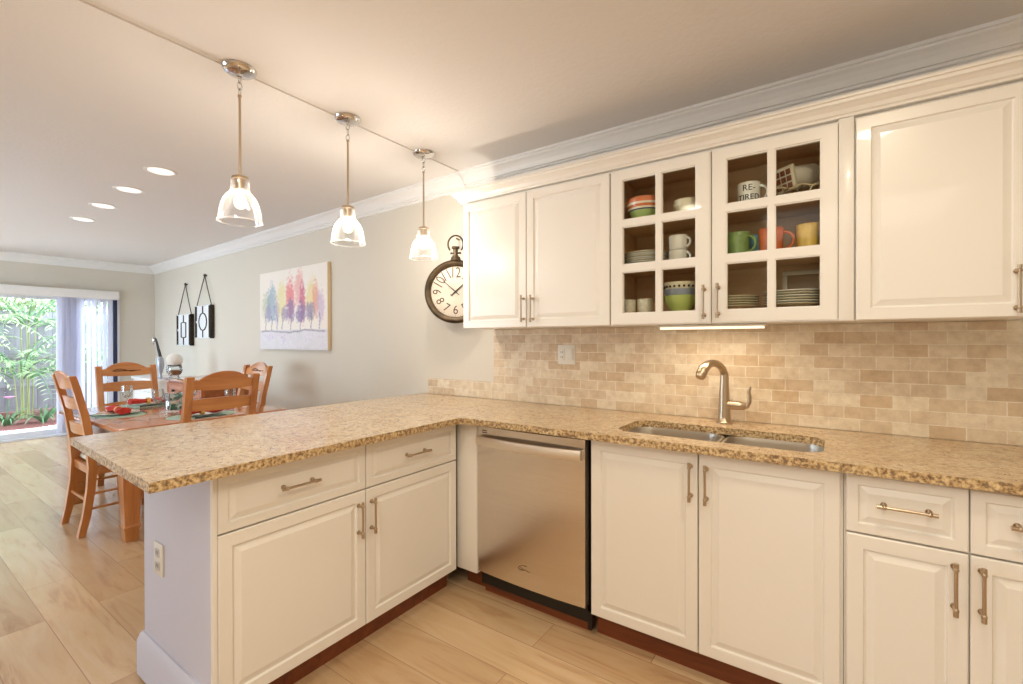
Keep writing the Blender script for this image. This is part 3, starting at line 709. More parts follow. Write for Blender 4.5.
def mug(label, c, h, R, mat, haz, taper=1.0, group=None, hmat=None, hr=None):
    t = thing('mug', label, 'mug', c, group)
    MB().lathe([(0, .003), (R * .84, .003), (R * .88, 0), (R * .93, .004), (R * .97 * taper, h * .3), (R, h * .85), (R, h - .002), (R - .0015, h), (R - .004, h - .002), (R * .97 * taper - .005, h * .3), (R * .85, .008), (0, .008)], c, 32).build('body', mat, t)
    a = Vector((cos(haz), sin(haz), 0)); hr = hr or h * .3
    pts = [Vector(c) + a * (R - .003 + (.0 if abs(k) == 6 else 0) + hr * 1.05 * cos(k * pi / 12)) + Vector((0, 0, h * .52 + hr * sin(k * pi / 12))) for k in range(-6, 7)]
    MB().tube(pts, [.0065 - .0015 * cos(k * pi / 12) for k in range(-6, 7)], 8).build('handle', hmat or mat, t)
    return t
mug('upper white mug of the stacked pair behind the left glass door', (-.362, -.225, S2 + .069), .067, .042, PORCE, -.25, group='stacked white mugs')
mug('lower white mug of the stacked pair behind the left glass door', (-.362, -.225, S2), .067, .042, PORCE, -.25, group='stacked white mugs')
CUP = plain('ribbed_cream_glaze', rgb(224, 214, 190), .3, noise=(60, .8), bstr=.6, bscale=90)
for x, w in ((-.60, 'left'), (-.52, 'right')):
    mug('squat cream cup, the %s of the pair on the bottom shelf' % w, (x, -.225, S3), .068, .036, CUP, pi / 2, group='squat cream cups')
# nested bowls on the bottom shelf
def dots():
    m = stripes('dotted_glaze', [(0, rgb(226, 214, 180)), (.4, rgb(222, 210, 176))], 0, .1); return m
c0 = (-.352, -.215, S3)
bowl_thing('lime green bowl at the bottom of the bowl stack on the bottom shelf', c0, .075, .045, .074, plain('lime_glaze', rgb(176, 190, 104), .2, coat=.4), 'stacked serving bowls')
bowl_thing('grey blue bowl in the middle of the bowl stack on the bottom shelf', (c0[0], c0[1], S3 + .034), .07, .045, .076, plain('grey_blue_glaze', rgb(140, 146, 160), .2, coat=.4), 'stacked serving bowls')
bd = bowl_thing('cream bowl with black dots on top of the bowl stack', (c0[0], c0[1], S3 + .068), .068, .048, .078, CREAMP, 'stacked serving bowls')
mb = MB()
for k in range(22):
    a = 2 * pi * k / 22; mb.sphere((c0[0] + .0745 * cos(a), c0[1] + .0745 * sin(a), S3 + .068 + .048), .0055, 8)
mb.build('painted_dots', BLACK, bd)
# lettered mug
t = mug('white mug lettered RE TIRED on the top shelf', (-.066, -.225, S1), .105, .046, PORCE, -.35, hr=.032)
def wrap(cx, cy, R, z0, sp):
    def f(v):
        a = -pi / 2 + .12 + (v.x * sp) / R; return Vector((cx + (R + .0004 + v.z) * cos(a), cy + (R + .0004 + v.z) * sin(a), z0 + v.y))
    return f
mb = MB(); mb.text('RE-', .036, wrap(-.066, -.225, .046, S1 + .078, 1)); mb.text('TIRED', .033, wrap(-.066, -.225, .046, S1 + .038, 1)); mb.build('lettering', BLACK, t)
# colored mugs
def embossed(name, col): return plain(name, col, .25, coat=.5, bstr=.9, bscale=70, noise=(25, .75))
mug('green embossed mug on the middle shelf', (-.108, -.235, S2), .112, .048, embossed('green_glaze', rgb(130, 158, 90)), -.45, .95, 'colored mugs', hr=.034)
mug('light blue mug between the green and the orange mug', (-.033, -.15, S2), .108, .042, embossed('blue_glaze', rgb(110, 176, 196)), 1.2, .95, 'colored mugs', hr=.03)
mug('orange embossed mug on the middle shelf', (.018, -.235, S2), .114, .047, embossed('orange_glaze', rgb(226, 118, 66)), -.1, .95, 'colored mugs', hr=.036)
mug('yellow mug rightmost on the middle shelf', (.150, -.235, S2), .112, .044, embossed('yellow_glaze', rgb(226, 186, 84)), -.15, .95, 'colored mugs', hr=.032)
# framed tray standing behind the plates
t = thing('serving_tray', 'square tray with pale rim standing upright behind the plates', 'tray', (.13, -.05, S3))
mb = MB(); A = (.045, .20, S3, S3 + .175)
for a in ((A[0], A[1], A[2], A[2] + .02), (A[0], A[1], A[3] - .02, A[3]), (A[0], A[0] + .02, A[2] + .02, A[3] - .02), (A[1] - .02, A[1], A[2] + .02, A[3] - .02)): mb.box(a[0], a[1], -.052, -.034, a[2], a[3], .002)
mb.build('rim', CREAMP, t); MB().box(A[0] + .0205, A[1] - .0205, -.042, -.036, A[2] + .0205, A[3] - .0205).build('base', wood('tray_wood', rgb(140, 104, 60), rgb(166, 126, 76)), t)
# ribbed canister lying on a wire trivet
t = thing('wire_trivet', 'pale scrolled wire rack on the top shelf under the canister', 'rack', (.11, -.16, S1))
mb = MB(); PALEW = plain('pale_antiqued_metal', rgb(196, 180, 146), .4, .5); DW_ = plain('dark_wire', rgb(84, 70, 50), .4, .6)
ry0, ry1, rz = -.262, -.115, S1 + .052
for y in (ry0, ry1): mb.tube([(.03 + .0165 * k, y, rz + .006 * sin(k * 1.3)) for k in range(11)], .0045, 8)
for k in range(6): mb.tube([(.035 + .03 * k, ry0, rz + .006 * sin((.3 + k * 1.82) * 1.3)), (.035 + .03 * k, ry1, rz + .006 * sin((.3 + k * 1.82) * 1.3))], .003, 6)
mb.build('wire_deck', PALEW, t)
for x, y in ((.045, ry0), (.085, ry0), (.130, ry0), (.175, ry0), (.045, ry1), (.175, ry1)):
    MB().tube([(x, y, rz), (x - .014, y - .004, rz - .012), (x - .020, y - .006, rz - .026), (x - .014, y - .008, rz - .040), (x - .002, y - .008, rz - .0475), (x + .010, y - .008, rz - .042), (x + .012, y - .007, rz - .032), (x + .004, y - .007, rz - .029)], .0038, 7).build('foot', DW_ if x < .14 else PALEW, t)
t = thing('canister', 'white ribbed canister lying on its side with a checked brown end', 'canister', (.13, -.165, S1 + .05))
cm = Matrix.Rotation(radians(-102), 4, 'Y'); cm = Matrix.Rotation(radians(48), 4, 'Z') @ cm
cc = Vector((.160, -.090, S1 + .135)); prof = [(0, 0), (.046, 0)]
for k in range(13): prof += [(.050, .006 + k * .010), (.0478, .011 + k * .010)]
prof += [(.05, .138), (.0, .138)]
MB().lathe(prof, cc, 30, mat=cm.to_3x3()).build('body', plain('ribbed_white_ceramic', rgb(222, 214, 196), .4), t)
mb = MB(); mb.box(-.052, .052, -.052, .052, .1385, .152, .004); 
for i in range(3):
    for j in range(3): mb.box(-.040 + i * .028, -.040 + i * .028 + .022, -.040 + j * .028, -.040 + j * .028 + .022, .1521, .1545, .002, 1)
for v in mb.bm.verts: v.co = cm.to_3x3() @ v.co + cc
mb.build('lid', [CREAMP, plain('brown_check', rgb(122, 66, 34), .5)], t)

# ------------------------------------------------------------------ outlets
t = thing('wall_switch_plate', 'two-gang ivory switch and outlet plate on the tile backsplash', 'switch', (-1.06, -.009, 1.217))
MB().box(-1.118, -1.002, -.0145, -.0092, 1.160, 1.275, .0025).build('plate', ALMOND, t)
MB().box(-1.048, -1.015, -.0205, -.0146, 1.186, 1.25, .002).build('rocker', ALMOND, t)
mb = MB().box(-1.106, -1.072, -.0165, -.0146, 1.184, 1.251, .002)
mb.build('receptacle', ALMOND, t)
mb = MB()
for z in (1.232, 1.203):
    for x in (-1.095, -1.084): mb.box(x - .0013, x + .0013, -.0170, -.0164, z - .005, z + .005)
mb.build('slots', BLACK, t)
t = thing('wall_outlet', 'white duplex outlet on the end wall of the peninsula', 'outlet', (-1.82, PY, .5))
MB().box(-1.845, -1.765, PY - .007, PY - .0002, .440, .558, .003).build('plate', ALMOND, t)
mb = MB()
for z in (.475, .523): mb.box(-1.822, -1.788, PY - .0095, PY - .0071, z - .015, z + .015, .003)
mb.build('receptacle', plain('grey_plastic', rgb(196, 194, 196), .4), t)
mb = MB()
for z in (.475, .523):
    for x in (-1.811, -1.799): mb.box(x - .0014, x + .0014, PY - .0101, PY - .0094, z - .004, z + .008)
mb.build('slots', BLACK, t)

# ------------------------------------------------------------------ pendants
def pendant():
    t = thing('pendant_light', 'pendant', 'pendant light', (0, 0, 0), 'glass pendant lights')
    Z = 0.0
    MB().lathe([(0, 0), (.064, 0), (.066, -.004), (.062, -.012), (.055, -.018), (.03, -.022), (.012, -.026), (.010, -.034), (0, -.034)], seg=36).build('canopy', CHROME, t)
    mb = MB()
    def link(zc, rot):
        q = Matrix.Rotation(rot, 3, 'Z')
        mb.tube([q @ Vector((.009 * cos(a), 0, zc + .016 * sin(a))) for a in [k * pi / 8 for k in range(16)]], .0026, 8, closed=True)
    for k in range(3): link(-.046 - k * .027, k * pi / 2)
    mb.build('chain', CHROME, t)
    MB().tube([(0, 0, -.112), (0, 0, -.12), (0, 0, -.122), (0, 0, -.445), (0, 0, -.447), (0, 0, -.455)], [.008, .008, .0052, .0052, .009, .009], 12).build('rod', NICKEL, t)
    MB().lathe([(0, -.455), (.030, -.455), (.032, -.459), (.032, -.466), (.021, -.468), (.021, -.508), (.0, -.508)]).build('socket', NICKEL, t)
    g = MB().lathe([(.031, -.467), (.035, -.470), (.036, -.490), (.036, -.508), (.038, -.512), (.038, -.517), (.044, -.524), (.055, -.536), (.064, -.550), (.072, -.572), (.078, -.598), (.0815, -.624), (.083, -.634), (.085, -.640), (.085, -.646), (.082, -.647)], seg=48)
    s = g.build('glass_shade', SHADEGL, t)
    MB().tube([(.0835 * cos(a), .0835 * sin(a), -.6435) for a in [k * pi / 20 for k in range(40)]], .0032, 8, closed=True).build('rim', SHADEGL, s)
    mb = MB().tube([(-.036, 0, -.512), (-.046, 0, -.512)], .004, 8).sphere((-.047, 0, -.512), .006, 8); mb.build('thumbscrew', NICKEL, t)
    MB().lathe([(.012, -.509), (.013, -.520), (.016, -.532), (.023, -.550), (.0245, -.562), (.021, -.578), (.012, -.588), (0, -.591)], seg=20, cap0=True).build('bulb', glow_glass('lit_bulb', (1, .90, .76, 1), 7, .8), t)
    return t
P0 = pendant()
for i, (y, lb) in enumerate(((-1.507, 'glass pendant light nearest the end of the peninsula, leftmost of three'), (-.976, 'glass pendant light between the other two over the peninsula'), (-.436, 'glass pendant light closest to the round wall clock'))):
    o = P0 if i == 0 else dup(P0, (0, 0, 0))
    o.location = (-1.815, y, CZ + .008 - .0005); o['label'] = lb; o.rotation_euler = (0, 0, .6 * i)
    L = bpy.data.lights.new('pendant_bulb_light', 'POINT'); L.energy = 7; L.color = (1, .90, .76); L.shadow_soft_size = .022
    lo = bpy.data.objects.new('pendant_bulb_light', L); COL.objects.link(lo); lo.parent = o; lo.location = (0, 0, -.575)
# bulb meshes give the look; their glow comes from the point lights inside

# recessed downlights over the dining table
t = thing('recessed_downlight', 'lit recessed ceiling light nearest the pendant lights, first in the row', 'ceiling light', (-3.456, -1.25, CZ), 'recessed ceiling lights')
MB().lathe([(.070, -.001), (.074, -.004), (.088, -.005), (.094, -.002), (.094, -.0003)], (-3.456, -1.25, CZ), 40).build('trim_ring', TRIMW, t)
MB().lathe([(0, -.0022), (.0705, -.0022), (.0705, -.0005), (0, -.0005)], (-3.456, -1.25, CZ), 40).build('lens', plain('lit_lens', (1, .95, .88, 1), .5, emit=((1, .93, .84, 1), 1.6)), t)
dls = [(-3.456, -1.25)]
for x, y, lb in ((-4.10, -1.24, 'second lit recessed ceiling light in the row, counting from the pendants'), (-4.79, -1.22, 'third lit recessed ceiling light in the row, counting from the pendants'), (-5.50, -1.19, 'lit recessed ceiling light nearest the sliding door, last in the row')):
    dup(t, (x, y, CZ), 0, lb); dls.append((x, y))
for x, y in dls: area('downlight_glow', (x, y, CZ - .008), .12, 3.0, (1, .9, .76))

# ------------------------------------------------------------------ wall decor
# clock, pocket-watch style, turned towards the kitchen so its face looks round from the camera
t = thing('wall_clock', 'round bronze pocket-watch style wall clock beside the wall cabinets', 'clock', (-1.835, -.13, 1.628))
CM = Matrix.Translation((-1.835, -.115, 1.628)) @ Matrix.Rotation(radians(28), 4, 'Z') @ Matrix.Rotation(radians(90), 4, 'X')   # local x right, y up, z outward
R = .212
def cl(mb): 
    for v in mb.bm.verts: v.co = CM @ v.co
    return mb
ANT = plain('aged_bronze', rgb(88, 72, 52), .42, .6, noise=(18, .45))
cl(MB().lathe([(0, -.012), (R * .9, -.012), (R * .985, -.006), (R, .008), (R, .022), (R * .97, .034), (R * .92, .040), (R * .84, .037), (R * .80, .028), (R * .80, .012), (0, .012)], seg=64)).build('case', ANT, t)
fm = plain('aged_paper_dial', rgb(212, 200, 186), .6, noise=(9, .86)); INK = plain('brown_ink', rgb(70, 52, 38), .6)
f = cl(MB().lathe([(0, .0155), (R * .797, .0155), (R * .797, .0125), (0, .0125)], seg=64)).build('dial', fm, t)
mb = MB()
for k in range(12):
    a = pi / 2 - 2 * pi * (k + 1) / 12; q = R * .585
    mb.text(str(k + 1), .074, Matrix.Translation((q * cos(a), q * sin(a), .0162)) @ Matrix.Rotation(a - pi / 2 if k + 1 not in (4, 5, 6, 7, 8) else a + pi / 2, 4, 'Z') @ Matrix.Scale(1.35 if k > 8 or k < 2 else 1.1, 4, (0, 1, 0)), .0004)
for k in range(60):
    a = 2 * pi * k / 60; L = .012 if k % 5 == 0 else .006
    mb.box(R * .785 - L, R * .785, -.0008, .0008, .0157, .0163, mat=Matrix.Rotation(a, 4, 'Z'))
cl(mb).build('numerals', INK, f)
mb = MB()
def hand(a, L, w): mb.prism([(-.035, -w * .6), (0, -w), (L * .7, -w * .6), (L, 0), (L * .7, w * .6), (0, w), (-.035, w * .6)], lambda u, v: Matrix.Rotation(a, 3, 'Z') @ Vector((u, v, .020)), lambda u, v: Matrix.Rotation(a, 3, 'Z') @ Vector((u, v, .0215)))
hand(radians(139), .135, .0035); hand(radians(42), .085, .005); mb.lathe([(0, .0165), (.007, .0165), (.007, .023), (0, .023)], seg=14); mb.tube([(-.028, -.02, .0207), (-.032, -.024, .0207)], .006, 8)
cl(mb).build('hands', BLACK, t)
cl(MB().tube([(0, R * .97, .012), (0, R + .018, .012), (0, R + .02, .012), (0, R + .028, .012), (0, R + .028, .012), (0, R + .07, .012), (0, R + .076, .012), (0, R + .088, .012), (0, R + .092, .012)], [.036, .03, .022, .022, .015, .017, .026, .026, .01], 16).tube([(-.03, R + .045, .012), (.03, R + .045, .012)], .006, 8).sphere((-.03, R + .045, .012), .008, 8).sphere((.03, R + .045, .012), .008, 8)).build('crown_stem', ANT, t)
cl(MB().tube([(.052 * cos(a), R + .105 + .058 * sin(a), .012) for a in [-.75 + k * (pi + 1.5) / 20 for k in range(21)]], .006, 10)).build('bow_ring', ANT, t)
cl(MB().tube([(0, R + .150, -.02), (0, R + .157, -.09)], .006, 8)).build('hanger', ANT, t)

# canvas painting with loosely painted trees
t = thing('painting', 'canvas painting of a row of colorful autumn trees on the dining wall', 'painting', (-3.98, -.002, 1.22))
X0, X1, Z0, Z1, YC = -4.785, -3.485, 1.216, 2.013, -.037
nx, nz = 150, 100
bm = bmesh.new(); vv = [[bm.verts.new((X0 + (X1 - X0) * i / nx, YC, Z0 + (Z1 - Z0) * j / nz)) for i in range(nx + 1)] for j in range(nz + 1)]
for j in range(nz):
    for i in range(nx): bm.faces.new((vv[j][i], vv[j][i + 1], vv[j + 1][i + 1], vv[j + 1][i]))
from mathutils import noise as mn
trees = [(.10, .55, .07, .17, (176, 186, 160)), (.20, .60, .075, .24, (120, 152, 176)), (.28, .50, .05, .14, (140, 140, 180)), (.36, .60, .08, .22, (226, 214, 140)), (.49, .64, .062, .27, (222, 84, 92)), (.50, .48, .055, .14, (118, 104, 160)), (.63, .66, .07, .27, (226, 150, 148)), (.67, .58, .04, .24, (190, 76, 112)), (.64, .46, .07, .12, (110, 100, 160)), (.79, .60, .075, .24, (228, 206, 130)), (.85, .60, .04, .20, (224, 140, 120)), (.78, .46, .06, .10, (120, 108, 164)), (.91, .52, .05, .18, (196, 170, 200)), (.14, .46, .05, .10, (150, 140, 180)), (.42, .46, .06, .09, (140, 124, 170))]
def px(u, v):
    c = Vector((240, 234, 226)); n1 = mn.noise(Vector((u * 9, v * 9, 1))); n2 = mn.noise(Vector((u * 40, v * 30, 4)))
    if v < .24: c = Vector((226, 224, 230)) + Vector((8, 6, 8)) * n1 * 2
    for (tx, tz, rx, rz, col) in trees:
        d = ((u - tx) / rx) ** 2 + ((v - tz) / (rz * 1.05)) ** 2; k = max(0, min(1, 1.35 - d + .9 * n2 + .5 * n1)) * .68
        c = c * (1 - k) + (Vector(col) * .85 + Vector((36, 36, 36))) * k
    for tx in (.1, .2, .29, .37, .5, .64, .79, .9):
        if abs(u - tx - .006 * sin(v * 40)) < .0055 and .24 < v < .44: c = c * .35 + Vector((128, 124, 150)) * .65
    h = .225 + .012 * sin(u * 11) + .02 * n1
    k = max(0, 1 - abs(v - h) / .016) * .8 * (1 if .03 < u < .97 else .2) * (.55 + .6 * abs(n2)); c = c * (1 - k) + Vector((92, 84, 110)) * k
    k = max(0, min(1, (.21 - abs(v - .12)) * 2)) * max(0, n1 * 1.2 + n2 * .6) * (1 if v < .22 else 0); c = c * (1 - k) + Vector((168, 158, 186)) * k
    return rgb(*[max(0, min(255, q)) for q in c])
lay = bm.loops.layers.float_color.new('paint')
for fc in bm.faces:
    for lp in fc.loops: lp[lay] = px((lp.vert.co.x - X0) / (X1 - X0), (lp.vert.co.z - Z0) / (Z1 - Z0))
mb = MB(); mb.bm.free(); mb.bm = bm
pm, nt, p = nodes('painted_canvas'); at = nt.nodes.new('ShaderNodeVertexColor'); at.layer_name = 'paint'; nt.links.new(at.outputs[0], p.inputs['Base Color']); p.inputs['Roughness'].default_value = .6
mb.build('canvas', pm, t, smooth=False)
MB().box(X0, X1, YC + .0006, -.003, Z0, Z1, .001).build('stretcher', plain('canvas_edge', rgb(226, 206, 170), .7), t); turn(t)

# two fretwork plaques on straps
MIR = plain('silvered_panel', rgb(236, 238, 242), .4); STRAP = plain('dark_strap', rgb(60, 54, 52), .6)
def plaque(label, x0, x1, z0, z1, pk, design):
    cx = (x0 + x1) / 2; t = thing('wall_plaque', label, 'wall decor', (cx, -.002, z0), 'hanging fretwork plaques')
    w = .011
    for xa in (x0, x1 - w): MB().box(xa, xa + w, -.055, -.006, z0, z1, .002).build('side_rail', DARKB, t)
    for za, zb in ((z0 + .001, z0 + w * .9), (z1 - w * .9, z1 - .001)): MB().box(x0 + w + .0003, x1 - w - .0003, -.054, -.006, za, zb, .002).build('rail', MIR, t)
    MB().box(x0 + w + .0005, x1 - w - .0005, -.046, -.036, z0 + w, z1 - w).build('back_panel', MIR, t)
    mb = MB(); W_, H_ = x1 - x0 - 2 * w, z1 - z0 - 2 * w; P = lambda u, v: (x0 + w + W_ * u, -.049, z0 + w + H_ * v)
    for ln in design: MB().tube([P(*q) for q in ln], .0075, 8).build('fretwork', DARKB, t)
    for xe in (x0 + .012, x1 - .012):
        MB().tube([(cx, -.024, pk), ((cx + xe) / 2, -.03, (pk + z1) / 2), (xe, -.034, z1 + .004)], .006, 6).build('strap', STRAP, t)
    MB().lathe([(0, 0), (.012, 0), (.012, .012), (.02, .016), (.022, .026), (.014, .034), (0, .036)], (cx, -.002, pk), 16, mat=Matrix.Rotation(radians(90), 3, 'X')).build('hook', DARKB, t); turn(t)
arc = lambda cu, cv, ru, rv, a0, a1: [(cu + ru * cos(a0 + (a1 - a0) * k / 12), cv + rv * sin(a0 + (a1 - a0) * k / 12)) for k in range(13)]
d1 = [[(.06, 0), (.06, .46)], [(.06, .54), (.06, 1)], [(.5, 0), (.5, .24)], [(.5, .76), (.5, 1)], [(.32, .26), (.32, .74)], [(.68, .26), (.68, .74)], [(.32, .26), (.5, .24), (.68, .26)], [(.32, .74), (.5, .76), (.68, .74)], [(.94, 0), (.94, 1)]]
d2 = [[(.06, 0), (.06, .46)], [(.06, .54), (.06, 1)], [(.5, 0), (.5, .22)], [(.5, .78), (.5, 1)], arc(.5, .5, .27, .28, 0, pi * 2), [(.94, 0), (.94, 1)]]
plaque('lower fretwork wall plaque on a strap, nearer the sliding door', -7.245, -6.745, 1.238, 1.662, 2.073, d1)
plaque('higher fretwork wall plaque with a round motif, nearer the painting', -6.57, -6.08, 1.335, 1.755, 2.138, d2)

# ------------------------------------------------------------------ dining furniture
TX0, TX1, TY0, TY1, TZ = -4.86, -3.43, -1.487, -.40, .745
t = thing('dining_table', 'glossy reddish wood dining table set for four', 'table', ((TX0 + TX1) / 2, (TY0 + TY1) / 2, 0))
MB().box(TX0, TX1, TY0, TY1, TZ - .028, TZ, .004).build('tabletop', TABLE_WOOD, t)
MB().box(TX0 + .05, TX1 - .05, TY0 + .05, TY0 + .075, .63, TZ - .0285).box(TX0 + .05, TX1 - .05, TY1 - .075, TY1 - .05, .63, TZ - .0285).box(TX0 + .05, TX0 + .075, TY0 + .0755, TY1 - .0755, .63, TZ - .0285).box(TX1 - .075, TX1 - .05, TY0 + .0755, TY1 - .0755, .63, TZ - .0285).build('apron', DARK_WOOD, t)
for x in (TX0 + .125, TX1 - .10):
    for y in (TY0 + .085, TY1 - .12):
        mb = MB()
        sq = lambda h, z: [Vector((x - h, y - h, z)), Vector((x + h, y - h, z)), Vector((x + h, y + h, z)), Vector((x - h, y + h, z))]
        mb.loft([sq(h, z) for h, z in ((.032, 0), (.036, .01), (.038, .075), (.044, .085), (.046, .098), (.040, .108), (.040, .115), (.050, .40), (.052, .62), (.052, TZ - .029))])
        mb.build('leg', ORANGE_WOOD_Z, t)
def chair():
    t = thing('dining_chair', 'chair', 'chair', (0, 0, 0), 'ladder-back dining chairs'); hw = .205
    def post(x):
        mb = MB(); pts = [(-.262, 0, .019), (-.236, .12, .021), (-.212, .30, .022), (-.203, .45, .023), (-.213, .60, .022), (-.240, .80, .021), (-.285, 1.00, .020), (-.302, 1.066, .019), (-.304, 1.072, .014)]
        mb.loft([[Vector((x - .022, y - d, z)), Vector((x + .022, y - d, z)), Vector((x + .022, y + d, z)), Vector((x - .022, y + d, z))] for y, z, d in pts])
        return mb.build('leg', ORANGE_WOOD_Z, t)
    post(-hw); post(hw)
    def yback(z):
        T_ = [(.45, -.203), (.60, -.213), (.80, -.240), (1.0, -.285), (1.1, -.312)]
        for (a, b), (c, d) in zip(T_, T_[1:]):
            if z <= c: return b + (d - b) * (z - a) / (c - a)
        return -.312
    def slat(zf0, zf1, name):
        n = 14; rings = []
        for k in range(n + 1):
            u = -1 + 2 * k / n; x = u * (hw - .0225); z0, z1 = zf0(u), zf1(u); cy = -.018 * (1 - u * u)
            rings.append([Vector((x, yback(z0) + cy - .009, z0)), Vector((x, yback(z0) + cy + .009, z0)), Vector((x, yback(z1) + cy + .009, z1)), Vector((x, yback(z1) + cy - .009, z1))])
        return MB().loft(rings).build(name, ORANGE_WOOD, t)
    tr = slat(lambda u: .985 - .010 * (1 - u * u), lambda u: 1.045 + .057 * max(0, 1 - (abs(u) / .86) ** 2.2), 'top_rail')
    slat(lambda u: .845 - .006 * (1 - u * u), lambda u: .918 + .008 * (1 - u * u), 'back_slat')
    slat(lambda u: .665, lambda u: .735 + .008 * (1 - u * u), 'back_slat')
    mb = MB()
    for s in (-1, 1):
        mb.tube([(s * (.10 - .10 * k / 6), yback(1.03) - .018 + .010 + .0005, 1.028 + .012 * sin(pi * k / 6) * s) for k in range(7)] , .004, 6)
    mb.tube([(-.11 + .22 * k / 10, yback(1.02) - .017 + .0095, 1.024) for k in range(11)], .0045, 6)
    mb.build('carving', DARK_WOOD, tr)
    MB().box(-hw + .0225, hw - .0225, -.212, -.190, .395, .452, .002).box(-.20, .20, .185, .207, .395, .452, .002).box(-hw - .008, -hw + .012, -.180, .184, .395, .452, .002).box(hw - .012, hw + .008, -.180, .184, .395, .452, .002).build('seat_frame', ORANGE_WOOD, t)
    MB().box(-.215, .215, -.178, .220, .4525, .485, .012).build('seat_cushion', CREAM_FAB, t)
    for s in (-1, 1):
        mb = MB(); mb.loft([[Vector((s * .19 + a, .196 + b, z)) for a, b in ((-h, -h), (h, -h), (h, h), (-h, h))] for h, z in ((.015, 0), (.018, .2), (.020, .3945))]); mb.build('leg', ORANGE_WOOD_Z, t)
        for z in (.17, .27): MB().tube([(s * .20, -.205, z), (s * .192, .18, z)], .009, 8).build('stretcher', ORANGE_WOOD, t)
    MB().tube([(-.178, .19, .22), (.178, .19, .22)], .009, 8).build('stretcher', ORANGE_WOOD, t)
    MB().tube([(-.186, -.222, .22), (.186, -.222, .22)], .009, 8).build('stretcher', ORANGE_WOOD, t)
    return t
c0 = chair()
for i, (x, y, a, lb) in enumerate(((-4.065, -1.312, 0, 'ladder-back wooden chair seen from the side, left of the table'), (-3.42, -1.005, 90, 'ladder-back wooden chair right behind the peninsula, its back towards the kitchen'),
                    (-4.90, -.955, -90, 'ladder-back wooden chair facing the kitchen, in front of the blinds'), (-4.17, -.555, 180, 'ladder-back wooden chair against the painted wall, on the far side of the table'))):
    o = c0 if i == 0 else dup(c0, (0, 0, 0))
    o.location = (x, y, 0); o.rotation_euler = (0, 0, radians(a)); o['label'] = lb
# sideboard and white console along the dining wall
def case_piece(t, x0, x1, yf, top, foot, topmat, bodymat, knobmat, cols, dr):
    MB().box(x0, x1, yf, -.012, top - .03, top, .005).build('top', topmat, t)
    a0, a1, f = x0 + .04, x1 - .04, yf + .03
    MB().box(a0, a1, f, -.02, foot, top - .0305).build('body', bodymat, t)
    w = (a1 - a0 - .02) / cols
    for k in range(cols):
        a = a0 + .01 + k * w + .004; ww = w - .008
        mb = MB(); mb.panel((a, f - .0005, top - .05 - dr), (1, 0, 0), (0, 0, 1), (0, -1, 0), ww, dr, DRAW); d = mb.build('drawer', bodymat, t, smooth=False)
        MB().tube([(a + ww / 2, f - .020, top - .05 - dr / 2), (a + ww / 2, f - .030, top - .05 - dr / 2)], .006, 8).sphere((a + ww / 2, f - .038, top - .05 - dr / 2), .015, 12).build('knob', knobmat, d)
        z1 = top - .062 - dr
        mb = MB(); mb.panel((a, f - .0005, foot + .02), (1, 0, 0), (0, 0, 1), (0, -1, 0), ww, z1 - foot - .02, RAISED); d = mb.build('door', bodymat, t, smooth=False)
        kx = a + (ww - .03 if k % 2 == 0 else .03)
        MB().tube([(kx, f - .020, z1 - .12), (kx, f - .030, z1 - .12)], .006, 8).sphere((kx, f - .038, z1 - .12), .015, 12).build('knob', knobmat, d)
    for x in (a0, a1 - .05):
        for y in (f + .005, -.075): MB().box(x, x + .05, y, y + .05, 0, foot - .0005, .004).build('foot', bodymat, t)
    return turn(t)
t = thing('sideboard', 'reddish wood sideboard against the dining wall under the flower jar', 'sideboard', (-5.6, -.26, 0))
case_piece(t, -6.185, -5.04, -.50, .873, .10, TABLE_WOOD, wood('russet_wood', rgb(146, 78, 40), rgb(180, 106, 58), 0, 7, .4, .05), DARKB, 2, .17)
t = thing('console_cabinet', 'low white console cabinet in the far corner behind the table', 'console', (-7.3, -.22, 0))
case_piece(t, -7.85, -6.74, -.42, .805, .08, TRIMW, TRIMW, plain('pewter', rgb(120, 120, 124), .35, .9), 2, .12)
# flower jar
jx, jy, jz = -6.095, -.425, .8735
t = thing('flower_jar', 'footed glass jar with a cream flower head and tan filling on the sideboard', 'jar', (jx, jy, jz))
MB().lathe([(0, 0), (.062, 0), (.064, .006), (.05, .012), (.048, .02), (.070, .030), (.094, .06), (.100, .095), (.092, .13), (.082, .150), (.086, .160), (.083, .160), (.078, .150), (.089, .125), (.096, .095), (.090, .062), (.066, .034), (0, .028)], (jx, jy, jz), 36).build('glass', WINEGL, t)
MB().lathe([(0, .032), (.06, .036), (.082, .062), (.088, .085), (.06, .092), (0, .096)], (jx, jy, jz), 24).build('filling', plain('tan_pebbles', rgb(176, 120, 78), .7, noise=(45, .5)), t)
MB().lathe([(.0805, .138), (.086, .140), (.087, .148), (.083, .150)], (jx, jy, jz), 36).build('band', DARKB, t)
mb = MB(); fc = Vector((jx, jy, jz + .215))
for k in range(150):
    u, v = k * 2.39996, math.acos(1 - 1.75 * (k + .5) / 150); d = Vector((sin(v) * cos(u), sin(v) * sin(u), cos(v) * .85))
    mb.sphere(fc + d * .078, .026, 6, sq=(1, 1, .8))
mb.sphere(fc, .075, 16)
mb.build('flower_head', plain('cream_petals', rgb(240, 236, 228), .7, noise=(30, .92)), t); t.scale = (.82, .82, .94); turn(t); t.scale = (.82, .82, .94)
